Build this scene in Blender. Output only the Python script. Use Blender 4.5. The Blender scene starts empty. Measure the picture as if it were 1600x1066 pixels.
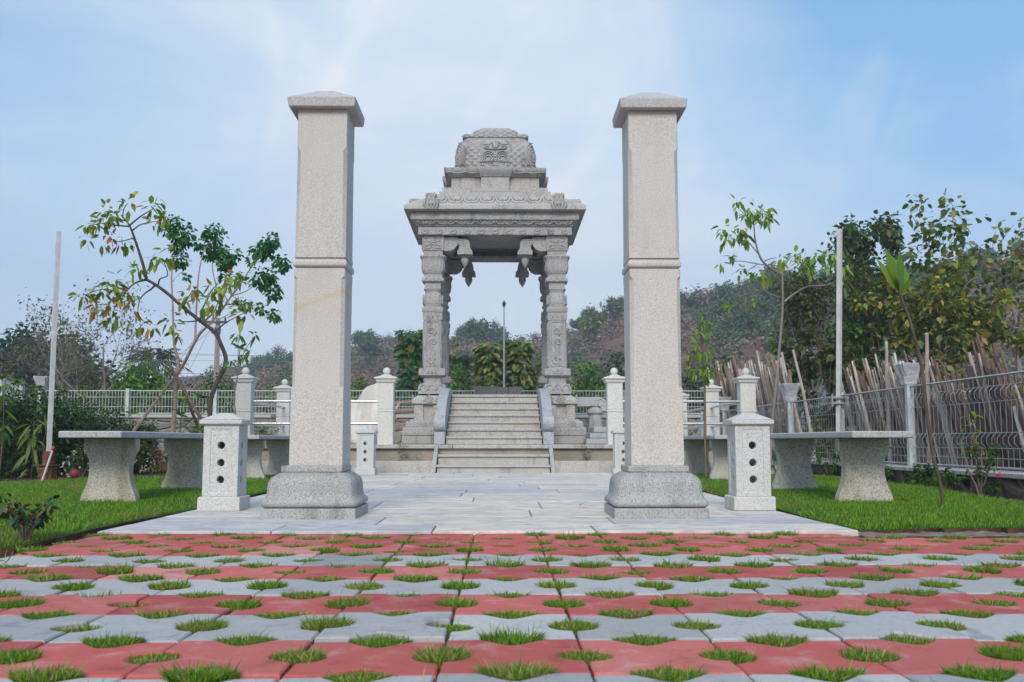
import bpy, math, random
import numpy as np
from mathutils import Vector, Matrix, Euler
R = math.radians
scene = bpy.context.scene
col = scene.collection
random.seed(7)
rng = np.random.default_rng(7)

# ------------------------------------------------------------------ camera
FPX = 1540.0
PITCH, YAW = R(5.82), R(0.744)
CAM = Vector((0.08, 0.0, 0.45))
cd = bpy.data.cameras.new('camera'); cam = bpy.data.objects.new('camera', cd); col.objects.link(cam)
cd.sensor_width = 36.0; cd.lens = FPX / 1600 * 36; cd.clip_start = 0.05; cd.clip_end = 3000
cam.location = CAM; cam.rotation_euler = (R(90) + PITCH, 0, -YAW)
cd.dof.use_dof = True; cd.dof.focus_distance = 7.6; cd.dof.aperture_fstop = 9.0
scene.camera = cam
RM = Euler((R(90) + PITCH, 0, -YAW)).to_matrix()
def at(px, py, Y):
    """world point on the plane y = Y seen at a pixel of the 1600 px photograph"""
    d = RM @ Vector(((px - 800) / FPX, (533 - py) / FPX, -1.0))
    return CAM + d * ((Y - CAM.y) / d.y)
def zat(py, Y, px=775): return at(px, py, Y).z
def xat(px, Y, py=690): return at(px, py, Y).x
def ground(px, py, z=0.0):
    d = RM @ Vector(((px - 800) / FPX, (533 - py) / FPX, -1.0))
    return CAM + d * ((z - CAM.z) / d.z)

# ------------------------------------------------------------------ light
SUN_EL, SUN_AZ = 36.0, 186.0      # azimuth clockwise from +Y: behind the camera
w = bpy.data.worlds.new('World'); scene.world = w; w.use_nodes = True
nt = w.node_tree; nt.nodes.clear()
def wn(t, **k):
    n = nt.nodes.new(t)
    for a, b in k.items(): setattr(n, a, b)
    return n
L = nt.links.new
out = wn('ShaderNodeOutputWorld'); bg = wn('ShaderNodeBackground'); L(bg.outputs[0], out.inputs[0])
sky = wn('ShaderNodeTexSky', sky_type='NISHITA', sun_disc=False)
sky.sun_elevation = R(SUN_EL); sky.sun_rotation = R(SUN_AZ); sky.air_density = 1.0; sky.dust_density = 1.5; sky.ozone_density = 1.5
bg.inputs[1].default_value = 0.14
tc = wn('ShaderNodeTexCoord')
sep = wn('ShaderNodeSeparateXYZ'); L(tc.outputs['Generated'], sep.inputs[0])
# thin high cloud: stretched noise, thicker low down and towards the middle-left
mp = wn('ShaderNodeMapping'); L(tc.outputs['Generated'], mp.inputs[0]); mp.inputs['Scale'].default_value = (2.6, 2.6, 6.5); mp.inputs['Rotation'].default_value = (0, 0.35, 0.3)
nz = wn('ShaderNodeTexNoise'); L(mp.outputs[0], nz.inputs['Vector']); nz.inputs['Scale'].default_value = 1.3; nz.inputs['Detail'].default_value = 7; nz.inputs['Roughness'].default_value = 0.58; nz.inputs['Distortion'].default_value = 0.5
mp2 = wn('ShaderNodeMapping'); L(tc.outputs['Generated'], mp2.inputs[0]); mp2.inputs['Scale'].default_value = (3.2, 2.0, 1.5); mp2.inputs['Rotation'].default_value = (0.2, 0.75, 0.1)
nz2 = wn('ShaderNodeTexNoise'); L(mp2.outputs[0], nz2.inputs['Vector']); nz2.inputs['Scale'].default_value = 2.4; nz2.inputs['Detail'].default_value = 5; nz2.inputs['Roughness'].default_value = 0.5; nz2.inputs['Distortion'].default_value = 1.2
def wmath(op, a, b=None, clamp=False):
    m = wn('ShaderNodeMath', operation=op, use_clamp=clamp)
    for i, v in enumerate((a, b)):
        if v is None: continue
        if isinstance(v, (int, float)): m.inputs[i].default_value = v
        else: L(v, m.inputs[i])
    return m.outputs[0]
def wramp(v, lo, hi, a=0.0, b=1.0):
    m = wn('ShaderNodeMapRange', interpolation_type='SMOOTHSTEP'); L(v, m.inputs[0])
    for i, q in zip((1, 2, 3, 4), (lo, hi, a, b)): m.inputs[i].default_value = q
    return m.outputs[0]
veil = wmath('ADD', wmath('MULTIPLY', wramp(nz.outputs['Fac'], 0.30, 0.75), 0.34), wmath('MULTIPLY', wramp(nz2.outputs['Fac'], 0.50, 0.78), 0.24))
cx = wmath('ABSOLUTE', wmath('ADD', sep.outputs['X'], 0.02))
veil = wmath('ADD', veil, wramp(cx, 0.02, 0.52, 0.46, 0.0))
veil = wmath('SUBTRACT', veil, wmath('MULTIPLY', wramp(sep.outputs['X'], 0.05, 0.45), wramp(sep.outputs['Z'], 0.12, 0.40, 0.0, 0.5)))
veil = wmath('MAXIMUM', wmath('ADD', veil, 0.14), 0.0, True)
hz = wramp(sep.outputs['Z'], 0.0, 0.30, 0.62, 0.0)
mixa = wn('ShaderNodeMix', data_type='RGBA'); L(hz, mixa.inputs[0]); 
skt = wn('ShaderNodeMix', data_type='RGBA', blend_type='MIX'); skt.inputs[0].default_value = 0.55; L(sky.outputs[0], skt.inputs[6]); skt.inputs[7].default_value = (1.2, 3.1, 5.2, 1); L(skt.outputs[2], mixa.inputs[6]); mixa.inputs[7].default_value = (2.35, 2.85, 4.2, 1)
mixb = wn('ShaderNodeMix', data_type='RGBA'); L(veil, mixb.inputs[0]); L(mixa.outputs[2], mixb.inputs[6]); mixb.inputs[7].default_value = (4.75, 5.1, 5.45, 1)
L(mixb.outputs[2], bg.inputs[0])
sd = bpy.data.lights.new('sun', 'SUN'); so = bpy.data.objects.new('sun', sd); col.objects.link(so)
sd.energy = 2.0; sd.angle = R(22); sd.color = (1.0, 0.955, 0.89)
el, az = R(SUN_EL), R(SUN_AZ)
sdir = Vector((math.sin(az) * math.cos(el), math.cos(az) * math.cos(el), math.sin(el)))
so.rotation_euler = sdir.to_track_quat('Z', 'Y').to_euler(); so.location = sdir * 60 + Vector((0, 10, 0))
scene.view_settings.view_transform = 'Standard'; scene.view_settings.look = 'None'
scene.view_settings.gamma = 1; scene.view_settings.exposure = 0.43
scene.cycles.use_adaptive_sampling = True; scene.cycles.adaptive_threshold = 0.02
scene.cycles.use_denoising = True
scene.cycles.max_bounces = 6; scene.cycles.transparent_max_bounces = 8; scene.cycles.volume_bounces = 0

# ------------------------------------------------------------------ mesh helpers
class MB:
    def __init__(s): s.v = []; s.f = []; s.c = None
    def add(s, vs, fs):
        o = len(s.v); s.v += [tuple(p) for p in vs]; s.f += [tuple(i + o for i in f) for f in fs]
    def merge(s, m, M=None):
        s.add([M @ Vector(p) for p in m.v] if M is not None else m.v, m.f)
    def box(s, x0, x1, y0, y1, z0, z1):
        s.add([(x0,y0,z0),(x1,y0,z0),(x1,y1,z0),(x0,y1,z0),(x0,y0,z1),(x1,y0,z1),(x1,y1,z1),(x0,y1,z1)],
              [(3,2,1,0),(4,5,6,7),(0,1,5,4),(1,2,6,5),(2,3,7,6),(3,0,4,7)])
    def obox(s, c, sx, sy, sz, M=None):
        m = MB(); m.box(-sx/2, sx/2, -sy/2, sy/2, -sz/2, sz/2)
        T = Matrix.Translation(c)
        s.merge(m, T @ M.to_4x4() if M is not None else T)
    def rings(s, rs, cap0=True, cap1=True, closed=True):
        n = len(rs[0]); o = len(s.v)
        for r in rs: s.v += [tuple(p) for p in r]
        for k in range(len(rs) - 1):
            for i in range(n):
                j = (i + 1) % n
                s.f.append((o+k*n+i, o+k*n+j, o+(k+1)*n+j, o+(k+1)*n+i))
        if cap0: s.f.append(tuple(o + i for i in reversed(range(n))))
        if cap1: s.f.append(tuple(o + (len(rs)-1)*n + i for i in range(n)))
    def sq(s, cx, cy, prof, ch=0.0):
        """stack of square sections (z, half[, half_y]); ch chamfers the corners"""
        rs = []
        for p in prof:
            z, hx = p[0], p[1]; hy = p[2] if len(p) > 2 and p[2] is not None else hx
            c = p[3] if len(p) > 3 else ch
            if ch > 0 or len(p) > 3:
                rs.append([(cx-hx+c,cy-hy,z),(cx+hx-c,cy-hy,z),(cx+hx,cy-hy+c,z),(cx+hx,cy+hy-c,z),(cx+hx-c,cy+hy,z),(cx-hx+c,cy+hy,z),(cx-hx,cy+hy-c,z),(cx-hx,cy-hy+c,z)])
            else:
                rs.append([(cx-hx,cy-hy,z),(cx+hx,cy-hy,z),(cx+hx,cy+hy,z),(cx-hx,cy+hy,z)])
        s.rings(rs)
    def sup(s, cx, cy, prof, n=32):
        """superellipse loft: (z, half, p)"""
        rs = []
        for z, h, p in prof:
            r = []
            for i in range(n):
                a = 2*math.pi*(i+0.5)/n; c, q = math.cos(a), math.sin(a)
                r.append((cx+h*math.copysign(abs(c)**(2/p), c), cy+h*math.copysign(abs(q)**(2/p), q), z))
            rs.append(r)
        s.rings(rs)
    def lathe(s, cx, cy, prof, n=20): s.sup(cx, cy, [(z, r, 2) for z, r in prof], n)
    def sphere(s, c, r, n=14, m=9, sc=(1,1,1)):
        rs = []
        for k in range(m):
            t = math.pi*(k+0.5)/m
            rs.append([(c[0]+r*sc[0]*math.sin(t)*math.cos(2*math.pi*i/n), c[1]+r*sc[1]*math.sin(t)*math.sin(2*math.pi*i/n), c[2]-r*sc[2]*math.cos(t)) for i in range(n)])
        s.rings(rs)
    def tube(s, pts, rad, n=6, cap=True):
        pts = [Vector(p) for p in pts]
        if not hasattr(rad, '__len__'): rad = [rad]*len(pts)
        rs = []; up = None
        for i, p in enumerate(pts):
            t = (pts[min(i+1, len(pts)-1)] - pts[max(i-1, 0)])
            if t.length < 1e-9: t = Vector((0,0,1))
            t.normalize()
            if up is None:
                up = Vector((0,0,1)) if abs(t.z) < 0.9 else Vector((1,0,0))
            a = (up - t*up.dot(t)); a.normalize(); b = t.cross(a); up = a
            rs.append([p + (a*math.cos(2*math.pi*k/n) + b*math.sin(2*math.pi*k/n))*rad[i] for k in range(n)])
        s.rings(rs, cap, cap)
    def prism(s, poly, axis, a, b):
        """extrude 2D poly along an axis: 'y' -> poly in (x,z); 'x' -> poly in (y,z); 'z' -> (x,y)"""
        def P(q, t): return {'y': (q[0], t, q[1]), 'x': (t, q[0], q[1]), 'z': (q[0], q[1], t)}[axis]
        s.rings([[P(q, a) for q in poly], [P(q, b) for q in poly]])

def world_loc(o):
    v = Vector((0,0,0))
    while o is not None: v += o.location; o = o.parent
    return v
def finish(me, smooth):
    if smooth:
        me.shade_smooth()
        me.set_sharp_from_angle(angle=R(smooth))
def fix_normals(me):
    import bmesh
    bm = bmesh.new(); bm.from_mesh(me); bmesh.ops.recalc_face_normals(bm, faces=bm.faces); bm.to_mesh(me); bm.free()
def obj(name, mb, mat, parent=None, base=None, smooth=35, bevel=0.0, fix=True, seg=2):
    o0 = world_loc(parent) if parent is not None else Vector(base if base is not None else (0,0,0))
    me = bpy.data.meshes.new(name)
    me.from_pydata([(p[0]-o0.x, p[1]-o0.y, p[2]-o0.z) for p in mb.v], [], mb.f)
    if fix: fix_normals(me)
    me.materials.append(mat)
    finish(me, smooth)
    o = bpy.data.objects.new(name, me); col.objects.link(o)
    if parent is not None: o.parent = parent
    else: o.location = o0
    if bevel:
        b = o.modifiers.new('bevel', 'BEVEL'); b.width = bevel; b.segments = seg; b.limit_method = 'ANGLE'; b.angle_limit = R(40); b.use_clamp_overlap = True; b.harden_normals = True
    return o
def tag(o, label=None, cat=None, group=None, kind=None):
    if label: o['label'] = label
    if cat: o['category'] = cat
    if group: o['group'] = group
    if kind: o['kind'] = kind
    return o
def empty(name, loc, label, cat, group=None):
    o = bpy.data.objects.new(name, None); col.objects.link(o); o.location = loc; o.empty_display_size = 0.1
    return tag(o, label, cat, group)
def dup(root, loc=None, rotz=None, label=None, scale=None):
    def cp(o, par):
        c = o.copy(); col.objects.link(c)
        if par is not None: c.parent = par
        for ch in o.children: cp(ch, c)
        return c
    r = cp(root, None)
    if loc is not None: r.location = loc
    if rotz is not None: r.rotation_euler.z = rotz
    if scale is not None: r.scale = (scale,)*3
    if label: r['label'] = label
    return r

class Big:
    """numpy mesh of many small faces with a colour per vertex"""
    def __init__(s): s.V = []; s.F = []; s.C = []; s.n = 0
    def put(s, V, F, C):
        s.V.append(V); s.F.append(F + s.n); s.C.append(C); s.n += len(V)
    def leaves(s, P, D, N, Ln, W, Cc, bend=0.3, fold=0.15, simple=False):
        P = np.asarray(P, float); n = len(P)
        if n == 0: return
        D = D/np.linalg.norm(D, axis=1)[:,None]
        S = np.cross(D, N); q = np.linalg.norm(S, axis=1); S = S/np.maximum(q, 1e-6)[:,None]
        N = np.cross(S, D)
        Ln = np.broadcast_to(Ln, n)[:,None]; W = np.broadcast_to(W, n)[:,None]
        Z = np.array([0,0,-1.0])
        def pt(t, wv):
            return P + D*Ln*t + S*W*wv + N*W*abs(wv)*fold + Z*(bend*t*t)*Ln
        if simple:
            V = np.stack([pt(0,0), pt(.45,.5), pt(1,0), pt(.45,-.5)], 1)
            T = np.array([[0,1,2],[0,2,3]]); k = 4
        else:
            V = np.stack([pt(0,.06), pt(.3,.46), pt(.3,-.46), pt(.68,.40), pt(.68,-.40), pt(1,0)], 1)
            T = np.array([[0,1,2],[2,1,3],[2,3,4],[4,3,5]]); k = 6
        F = (T[None] + (np.arange(n)*k)[:,None,None]).reshape(-1,3)
        C = np.repeat(np.asarray(Cc, float), k, axis=0)
        s.put(V.reshape(-1,3), F, C)
    def blades(s, P, D, Ln, W, Cc):
        """grass: a bent tapered strip, D = lean vector per blade"""
        n = len(P); a = rng.uniform(0, 2*math.pi, n)
        S = np.stack([np.cos(a), np.sin(a), np.zeros(n)], 1)*W[:,None]*.5
        up = np.array([0,0,1.0])
        m = P + up*Ln[:,None]*.55 + D*Ln[:,None]*.25
        t = P + up*Ln[:,None]*.9 + D*Ln[:,None]*.8
        V = np.stack([P-S, P+S, m-S*.75, m+S*.75, t], 1)
        T = np.array([[0,1,3],[0,3,2],[2,3,4]])
        F = (T[None] + (np.arange(n)*5)[:,None,None]).reshape(-1,3)
        s.put(V.reshape(-1,3), F, np.repeat(Cc, 5, axis=0))
    def build(s, name, mat, parent=None, base=None, smooth=False):
        V = np.concatenate(s.V); F = np.concatenate(s.F); C = np.concatenate(s.C)
        o0 = world_loc(parent) if parent is not None else Vector(base if base is not None else (0,0,0))
        V = V - np.array(o0)
        me = bpy.data.meshes.new(name)
        me.vertices.add(len(V)); me.vertices.foreach_set('co', V.astype(np.float32).ravel())
        me.loops.add(len(F)*3); me.loops.foreach_set('vertex_index', F.astype(np.int32).ravel())
        me.polygons.add(len(F)); me.polygons.foreach_set('loop_start', (np.arange(len(F))*3).astype(np.int32)); me.polygons.foreach_set('loop_total', np.full(len(F), 3, np.int32))
        me.update(calc_edges=True)
        ca = me.color_attributes.new('Col', 'FLOAT_COLOR', 'POINT')
        ca.data.foreach_set('color', np.concatenate([C, np.ones((len(C),1))], 1).astype(np.float32).ravel())
        me.materials.append(mat)
        if smooth: me.shade_smooth()
        o = bpy.data.objects.new(name, me); col.objects.link(o)
        if parent is not None: o.parent = parent
        else: o.location = o0
        return o
def pal(n, cols, jit=0.15, wts=None):
    cols = np.array(cols, float); wts = None if wts is None else np.array(wts)/sum(wts)
    c = cols[rng.choice(len(cols), n, p=wts)]
    return np.clip(c*(1+rng.normal(0, jit, (n,1)))*(1+rng.normal(0, jit*.3, (n,3))), 0.002, 1)
def rdir(n, zb=0.0):
    v = rng.normal(0, 1, (n,3)); v[:,2] += zb
    return v/np.linalg.norm(v, axis=1)[:,None]

# ------------------------------------------------------------------ materials
class Nd:
    def __init__(s, name):
        s.m = bpy.data.materials.new(name); s.m.use_nodes = True; s.t = s.m.node_tree; s.t.nodes.clear()
        s.out = s.n('ShaderNodeOutputMaterial'); s.b = s.n('ShaderNodeBsdfPrincipled'); s.l(s.b.outputs[0], s.out.inputs[0])
    def n(s, t, **k):
        x = s.t.nodes.new(t)
        for a, v in k.items():
            if hasattr(x, a): setattr(x, a, v)
            else: x.inputs[a.replace('_', ' ')].default_value = v
        return x
    def l(s, a, b): s.t.links.new(a, b)
    def val(s, i, v):
        if isinstance(v, (int, float, tuple)): i.default_value = v
        else: s.l(v, i)
    def coord(s, rand=True, scale=None):
        tc = s.n('ShaderNodeTexCoord'); o = tc.outputs['Object']
        if rand:
            oi = s.n('ShaderNodeObjectInfo'); m = s.n('ShaderNodeMath', operation='MULTIPLY'); s.l(oi.outputs['Random'], m.inputs[0]); m.inputs[1].default_value = 43.0
            va = s.n('ShaderNodeVectorMath', operation='ADD'); s.l(o, va.inputs[0]); s.l(m.outputs[0], va.inputs[1]); o = va.outputs[0]
        if scale:
            mp = s.n('ShaderNodeMapping'); s.l(o, mp.inputs[0]); mp.inputs['Scale'].default_value = scale; o = mp.outputs[0]
        return o
    def noise(s, vec, scale, detail=3, rough=0.55, dist=0.0):
        x = s.n('ShaderNodeTexNoise'); s.l(vec, x.inputs['Vector']); x.inputs['Scale'].default_value = scale; x.inputs['Detail'].default_value = detail; x.inputs['Roughness'].default_value = rough; x.inputs['Distortion'].default_value = dist
        return x.outputs['Fac']
    def ramp(s, v, stops, interp='LINEAR'):
        x = s.n('ShaderNodeValToRGB'); s.l(v, x.inputs[0]); e = x.color_ramp.elements; x.color_ramp.interpolation = interp
        while len(e) < len(stops): e.new(0.5)
        for q, (p, c) in zip(e, stops):
            q.position = p; q.color = tuple(c) + (1,) if hasattr(c, '__len__') else (c, c, c, 1)
        return x.outputs[0]
    def mr(s, v, lo, hi, a=0.0, b=1.0):
        m = s.n('ShaderNodeMapRange', interpolation_type='SMOOTHSTEP'); s.l(v, m.inputs[0])
        for i, q in zip((1,2,3,4), (lo,hi,a,b)): m.inputs[i].default_value = q
        return m.outputs[0]
    def mix(s, f, a, b, mode='MIX'):
        x = s.n('ShaderNodeMix', data_type='RGBA', blend_type=mode); s.val(x.inputs[0], f)
        for i, c in ((6, a), (7, b)):
            s.val(x.inputs[i], tuple(c) + (1,) if isinstance(c, tuple) and len(c) == 3 else c)
        return x.outputs[2]
    def mul(s, a, b, op='MULTIPLY'):
        x = s.n('ShaderNodeMath', operation=op); s.val(x.inputs[0], a); s.val(x.inputs[1], b); return x.outputs[0]
    def bump(s, h, st=0.3, d=0.01):
        x = s.n('ShaderNodeBump'); s.l(h, x.inputs['Height']); x.inputs['Strength'].default_value = st; x.inputs['Distance'].default_value = d
        s.l(x.outputs[0], s.b.inputs['Normal'])
    def fin(s, colr, rough=0.8, spec=0.3, metal=0.0):
        s.val(s.b.inputs['Base Color'], tuple(colr) + (1,) if isinstance(colr, tuple) and len(colr) == 3 else colr)
        s.val(s.b.inputs['Roughness'], rough); s.b.inputs['Specular IOR Level'].default_value = spec; s.b.inputs['Metallic'].default_value = metal
        return s.m
def granite(name, lo, mid, hi, scale=150, warm=None, wamt=0.0, dirt=(0.2,0.2,0.2), damt=0.25, bst=0.25):
    g = Nd(name); c = g.coord()
    f = g.noise(c, scale, 3, 0.6); f2 = g.noise(c, scale*2.7, 2, 0.5)
    k = g.ramp(f, [(0.30, lo), (0.46, mid), (0.60, hi)])
    k = g.mix(g.mul(g.mr(f2, 0.60, 0.74), 0.55), k, tuple(x*0.45 for x in lo))
    big = g.noise(c, 1.7, 5, 0.6)
    if warm: k = g.mix(g.mul(g.mr(big, 0.42, 0.72), wamt), k, warm, 'MULTIPLY')
    d = g.noise(g.coord(True, (3.5, 3.5, 0.9)), 1.6, 6, 0.65)
    k = g.mix(g.mul(g.mr(d, 0.5, 0.75), damt), k, dirt, 'MULTIPLY')
    g.bump(f, bst, 0.004)
    return g.fin(k, 0.78, 0.25)
M = {}
M['shaft'] = granite('pillar_granite', (.36,.335,.305), (.515,.485,.45), (.63,.60,.56), 165, (1.0,.90,.78), .5, (.78,.75,.71), .45, .4)
def vein(m):     # a faint ochre vein crossing the left pillar
    t = m.node_tree; b = [n for n in t.nodes if n.type == 'BSDF_PRINCIPLED'][0]; src = b.inputs['Base Color'].links[0].from_socket
    geo = t.nodes.new('ShaderNodeNewGeometry'); sx = t.nodes.new('ShaderNodeSeparateXYZ'); t.links.new(geo.outputs['Position'], sx.inputs[0])
    nz_ = t.nodes.new('ShaderNodeTexNoise'); nz_.inputs['Scale'].default_value = 5; nz_.inputs['Detail'].default_value = 6; t.links.new(geo.outputs['Position'], nz_.inputs['Vector'])
    def mt(op, a, b_):
        x = t.nodes.new('ShaderNodeMath'); x.operation = op
        for i, v in enumerate((a, b_)):
            if isinstance(v, (int, float)): x.inputs[i].default_value = v
            else: t.links.new(v, x.inputs[i])
        return x.outputs[0]
    d = mt('ABSOLUTE', mt('ADD', mt('SUBTRACT', mt('SUBTRACT', sx.outputs['Z'], mt('MULTIPLY', sx.outputs['X'], .34)), 1.62), mt('MULTIPLY', mt('SUBTRACT', nz_.outputs['Fac'], .5), .10)), 0)
    r = t.nodes.new('ShaderNodeMapRange'); t.links.new(d, r.inputs[0]); r.inputs[1].default_value = .0; r.inputs[2].default_value = .03; r.inputs[3].default_value = .55; r.inputs[4].default_value = 0
    f = mt('MULTIPLY', r.outputs[0], mt('LESS_THAN', sx.outputs['X'], 0))
    x = t.nodes.new('ShaderNodeMix'); x.data_type = 'RGBA'; x.blend_type = 'MULTIPLY'; t.links.new(f, x.inputs[0]); t.links.new(src, x.inputs[6]); x.inputs[7].default_value = (1.0,.82,.58,1); t.links.new(x.outputs[2], b.inputs['Base Color'])
vein(M['shaft'])
M['base'] = granite('base_granite', (.18,.178,.172), (.345,.34,.33), (.48,.47,.45), 140, (.95,.88,.76), .4, (.42,.42,.42), .7, .5)
M['cap'] = granite('cap_granite', (.27,.25,.25), (.44,.42,.41), (.56,.54,.53), 150, None, 0, (.6,.6,.6), .4)
M['bollard'] = granite('bollard_granite', (.33,.33,.31), (.53,.525,.505), (.65,.645,.62), 150, (1,.9,.75), .25, (.7,.68,.62), .3)
M['post'] = granite('post_granite', (.42,.40,.37), (.62,.60,.56), (.74,.72,.67), 110, (1,.92,.8), .3, (.75,.72,.65), .3)
M['temple'] = granite('carved_stone', (.22,.21,.21), (.34,.325,.315), (.45,.43,.415), 50, (.95,.88,.80), .6, (.36,.355,.37), .8, .35)
M['temple_light'] = granite('pale_stone', (.26,.25,.24), (.405,.385,.365), (.51,.49,.465), 50, (.98,.88,.78), .6, (.45,.435,.43), .65, .3)
M['balus'] = granite('blue_grey_stone', (.25,.255,.27), (.38,.385,.40), (.47,.475,.49), 60, (.95,.9,.84), .3, (.45,.44,.44), .7, .3)
M['step'] = granite('step_granite', (.24,.235,.22), (.42,.405,.38), (.55,.53,.49), 110, (.95,.86,.74), .5, (.42,.40,.36), .7, .4)
M['ceiling'] = granite('dark_stone_and_ceiling_shade', (.07,.07,.075), (.12,.12,.125), (.17,.17,.18), 50, None, 0, (.5,.5,.5), .6, .3)  # ceiling: interior shade put into its colour; the floor blocks are dark stone
M['bench'] = granite('bench_granite', (.22,.205,.175), (.46,.43,.365), (.60,.565,.49), 100, (.85,.8,.66), .6, (.55,.50,.40), .7, .5)
M['bench_top'] = granite('bench_slab_granite', (.2,.2,.2), (.40,.40,.40), (.52,.52,.52), 120, None, 0, (.6,.6,.6), .4, .4)
g = Nd('terrace_plaster'); c = g.coord(False); k = g.mix(g.mr(g.noise(c, 1.6, 6, .65), .35, .7), (.44,.38,.30), (.26,.23,.19)); k = g.mix(g.mul(g.mr(g.noise(c, 60, 3), .5, .7), .3), k, (.15,.13,.11)); M['plaster'] = g.fin(k, .9, .1)
g = Nd('soil'); c = g.coord(False); k = g.ramp(g.noise(c, 9, 8, .7), [(.3,(.045,.022,.014)),(.55,(.12,.06,.036)),(.75,(.2,.115,.075))]); g.bump(g.noise(c, 30, 5, .7), .9, .03); M['soil'] = g.fin(k, .95, .1)
g = Nd('ground_earth'); c = g.coord(False); k = g.ramp(g.noise(c, .6, 8, .7), [(.3,(.07,.06,.03)),(.55,(.14,.1,.06)),(.75,(.2,.15,.1))]); g.bump(g.noise(c, 3, 5, .7), .6, .1); M['earth'] = g.fin(k, .95, .1)
g = Nd('lawn_soil'); c = g.coord(False); k = g.ramp(g.noise(c, 7, 6, .7), [(.3,(.02,.045,.008)),(.6,(.045,.085,.012)),(.8,(.09,.10,.03))]); M['lawn'] = g.fin(k, .95, .1)
g = Nd('dusty_strip'); c = g.coord(False); k = g.ramp(g.noise(c, 14, 8, .7), [(.3,(.13,.085,.06)),(.55,(.26,.20,.16)),(.75,(.38,.33,.29))]); g.bump(g.noise(c, 40, 5, .7), .6, .015); M['dust'] = g.fin(k, .95, .1)
# paving slabs: cleft stone, tone per slab
g = Nd('cleft_paving_stone'); at_ = g.n('ShaderNodeAttribute', attribute_name='Col'); tcn = g.coord(False)
va = g.n('ShaderNodeVectorMath', operation='MULTIPLY_ADD'); g.l(at_.outputs['Color'], va.inputs[0]); va.inputs[1].default_value = (31, 17, 5); g.l(tcn, va.inputs[2])
mp_ = g.n('ShaderNodeMapping'); g.l(va.outputs[0], mp_.inputs[0]); mp_.inputs['Scale'].default_value = (.75, 1.5, 1)
f1 = g.noise(mp_.outputs[0], 2.6, 9, .68, .8); f2 = g.noise(mp_.outputs[0], 9, 6, .65); 
k = g.ramp(f1, [(.25,(.30,.31,.34)),(.38,(.53,.51,.49)),(.47,(.69,.63,.57)),(.55,(.47,.47,.475)),(.63,(.64,.575,.505)),(.75,(.36,.27,.20))])
k = g.mix(g.mul(g.mr(f2, .50, .70), .6), k, (.34,.27,.215)); 
sepc = g.n('ShaderNodeSeparateColor'); g.l(at_.outputs['Color'], sepc.inputs[0])
k = g.mix(1.0, k, g.ramp(sepc.outputs[0], [(0,(.82,.85,.92)),(.5,(1,.98,.96)),(1,(1.1,1.05,1.0))]), 'MULTIPLY')
g.bump(f2, .4, .006); M['paving'] = g.fin(k, .85, .10)
# pavers: colour from the attribute (each cast in red or grey), worn and dusty
g = Nd('paver_concrete'); at_ = g.n('ShaderNodeAttribute', attribute_name='Col'); c = g.coord(False)
f1 = g.noise(c, 7, 9, .7, .4); f2 = g.noise(c, 70, 4, .7)
k = g.mix(g.mul(g.mr(f1, .5, .70), .34), at_.outputs['Color'], (.58,.49,.46)); k = g.mix(g.mul(g.mr(f1, .47, .28), .6), k, g.mix(1.0, at_.outputs['Color'], (.35,.33,.34), 'MULTIPLY'))
k = g.mix(g.mul(g.mr(f2, .5, .7), .35), k, (.20,.15,.14)); g.bump(f2, .25, .003); M['paver'] = g.fin(k, .85, .12)
def leafmat(name, trans=.35, rough=.45):
    g = Nd(name); a = g.n('ShaderNodeAttribute', attribute_name='Col'); c = g.coord(False)
    k = a.outputs['Color']
    g.fin(k, rough, .35)
    tr = g.n('ShaderNodeBsdfTranslucent'); g.l(g.mix(1.0, k, (1.25,1.2,.55), 'MULTIPLY'), tr.inputs[0])
    ms = g.n('ShaderNodeMixShader'); ms.inputs[0].default_value = trans; g.l(g.b.outputs[0], ms.inputs[1]); g.l(tr.outputs[0], ms.inputs[2]); g.l(ms.outputs[0], g.out.inputs[0])
    return g.m
M['leaf'] = leafmat('leaf'); M['grass'] = leafmat('grass_blade', .3, .6); M['scrub'] = leafmat('scrub_leaf', .15, .8)
g = Nd('petal'); a = g.n('ShaderNodeAttribute', attribute_name='Col'); M['petal'] = g.fin(a.outputs['Color'], .6, .2)
def bark(name, a, b, sc=14):
    g = Nd(name); c = g.coord(True, (1,1,.35)); f = g.noise(c, sc, 6, .7); g.bump(f, .6, .01); return g.fin(g.ramp(f, [(.3,a),(.7,b)]), .9, .15)
M['bark_pale'] = bark('pale_bark', (.26,.18,.135), (.46,.35,.28)); M['bark_dark'] = bark('dark_bark', (.05,.04,.033), (.15,.115,.09)); M['bark'] = bark('brown_bark', (.09,.065,.045), (.22,.165,.12))
M['bark_grey'] = bark('grey_bark', (.17,.15,.14), (.33,.29,.27))
for i, (a, b) in enumerate([((.11,.075,.06),(.30,.225,.185)), ((.26,.205,.17),(.52,.44,.38)), ((.07,.045,.038),(.19,.125,.10)), ((.34,.30,.265),(.60,.55,.50)), ((.14,.10,.075),(.34,.25,.19))]):
    M['stick%d' % i] = bark('stick_bark', tuple(x*1.35 for x in a), tuple(min(.75, x*1.3) for x in b), 30)
def plain(name, c, rough=.5, metal=0, spec=.4, var=.12, sc=8):
    g = Nd(name); k = g.mix(g.mul(g.mr(g.noise(g.coord(), sc, 5, .6), .35, .7), 1.0), tuple(x*(1-var) for x in c), tuple(min(1, x*(1+var)) for x in c)); return g.fin(k, rough, spec, metal)
M['galv'] = plain('galvanised_wire', (.36,.38,.40), .5, .3); M['galv_post'] = plain('pale_fence_post', (.55,.56,.56), .55); M['white_wire'] = plain('white_painted_wire', (.52,.55,.53), .5); M['white_pole'] = plain('white_painted_steel', (.55,.54,.525), .45)
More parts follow.
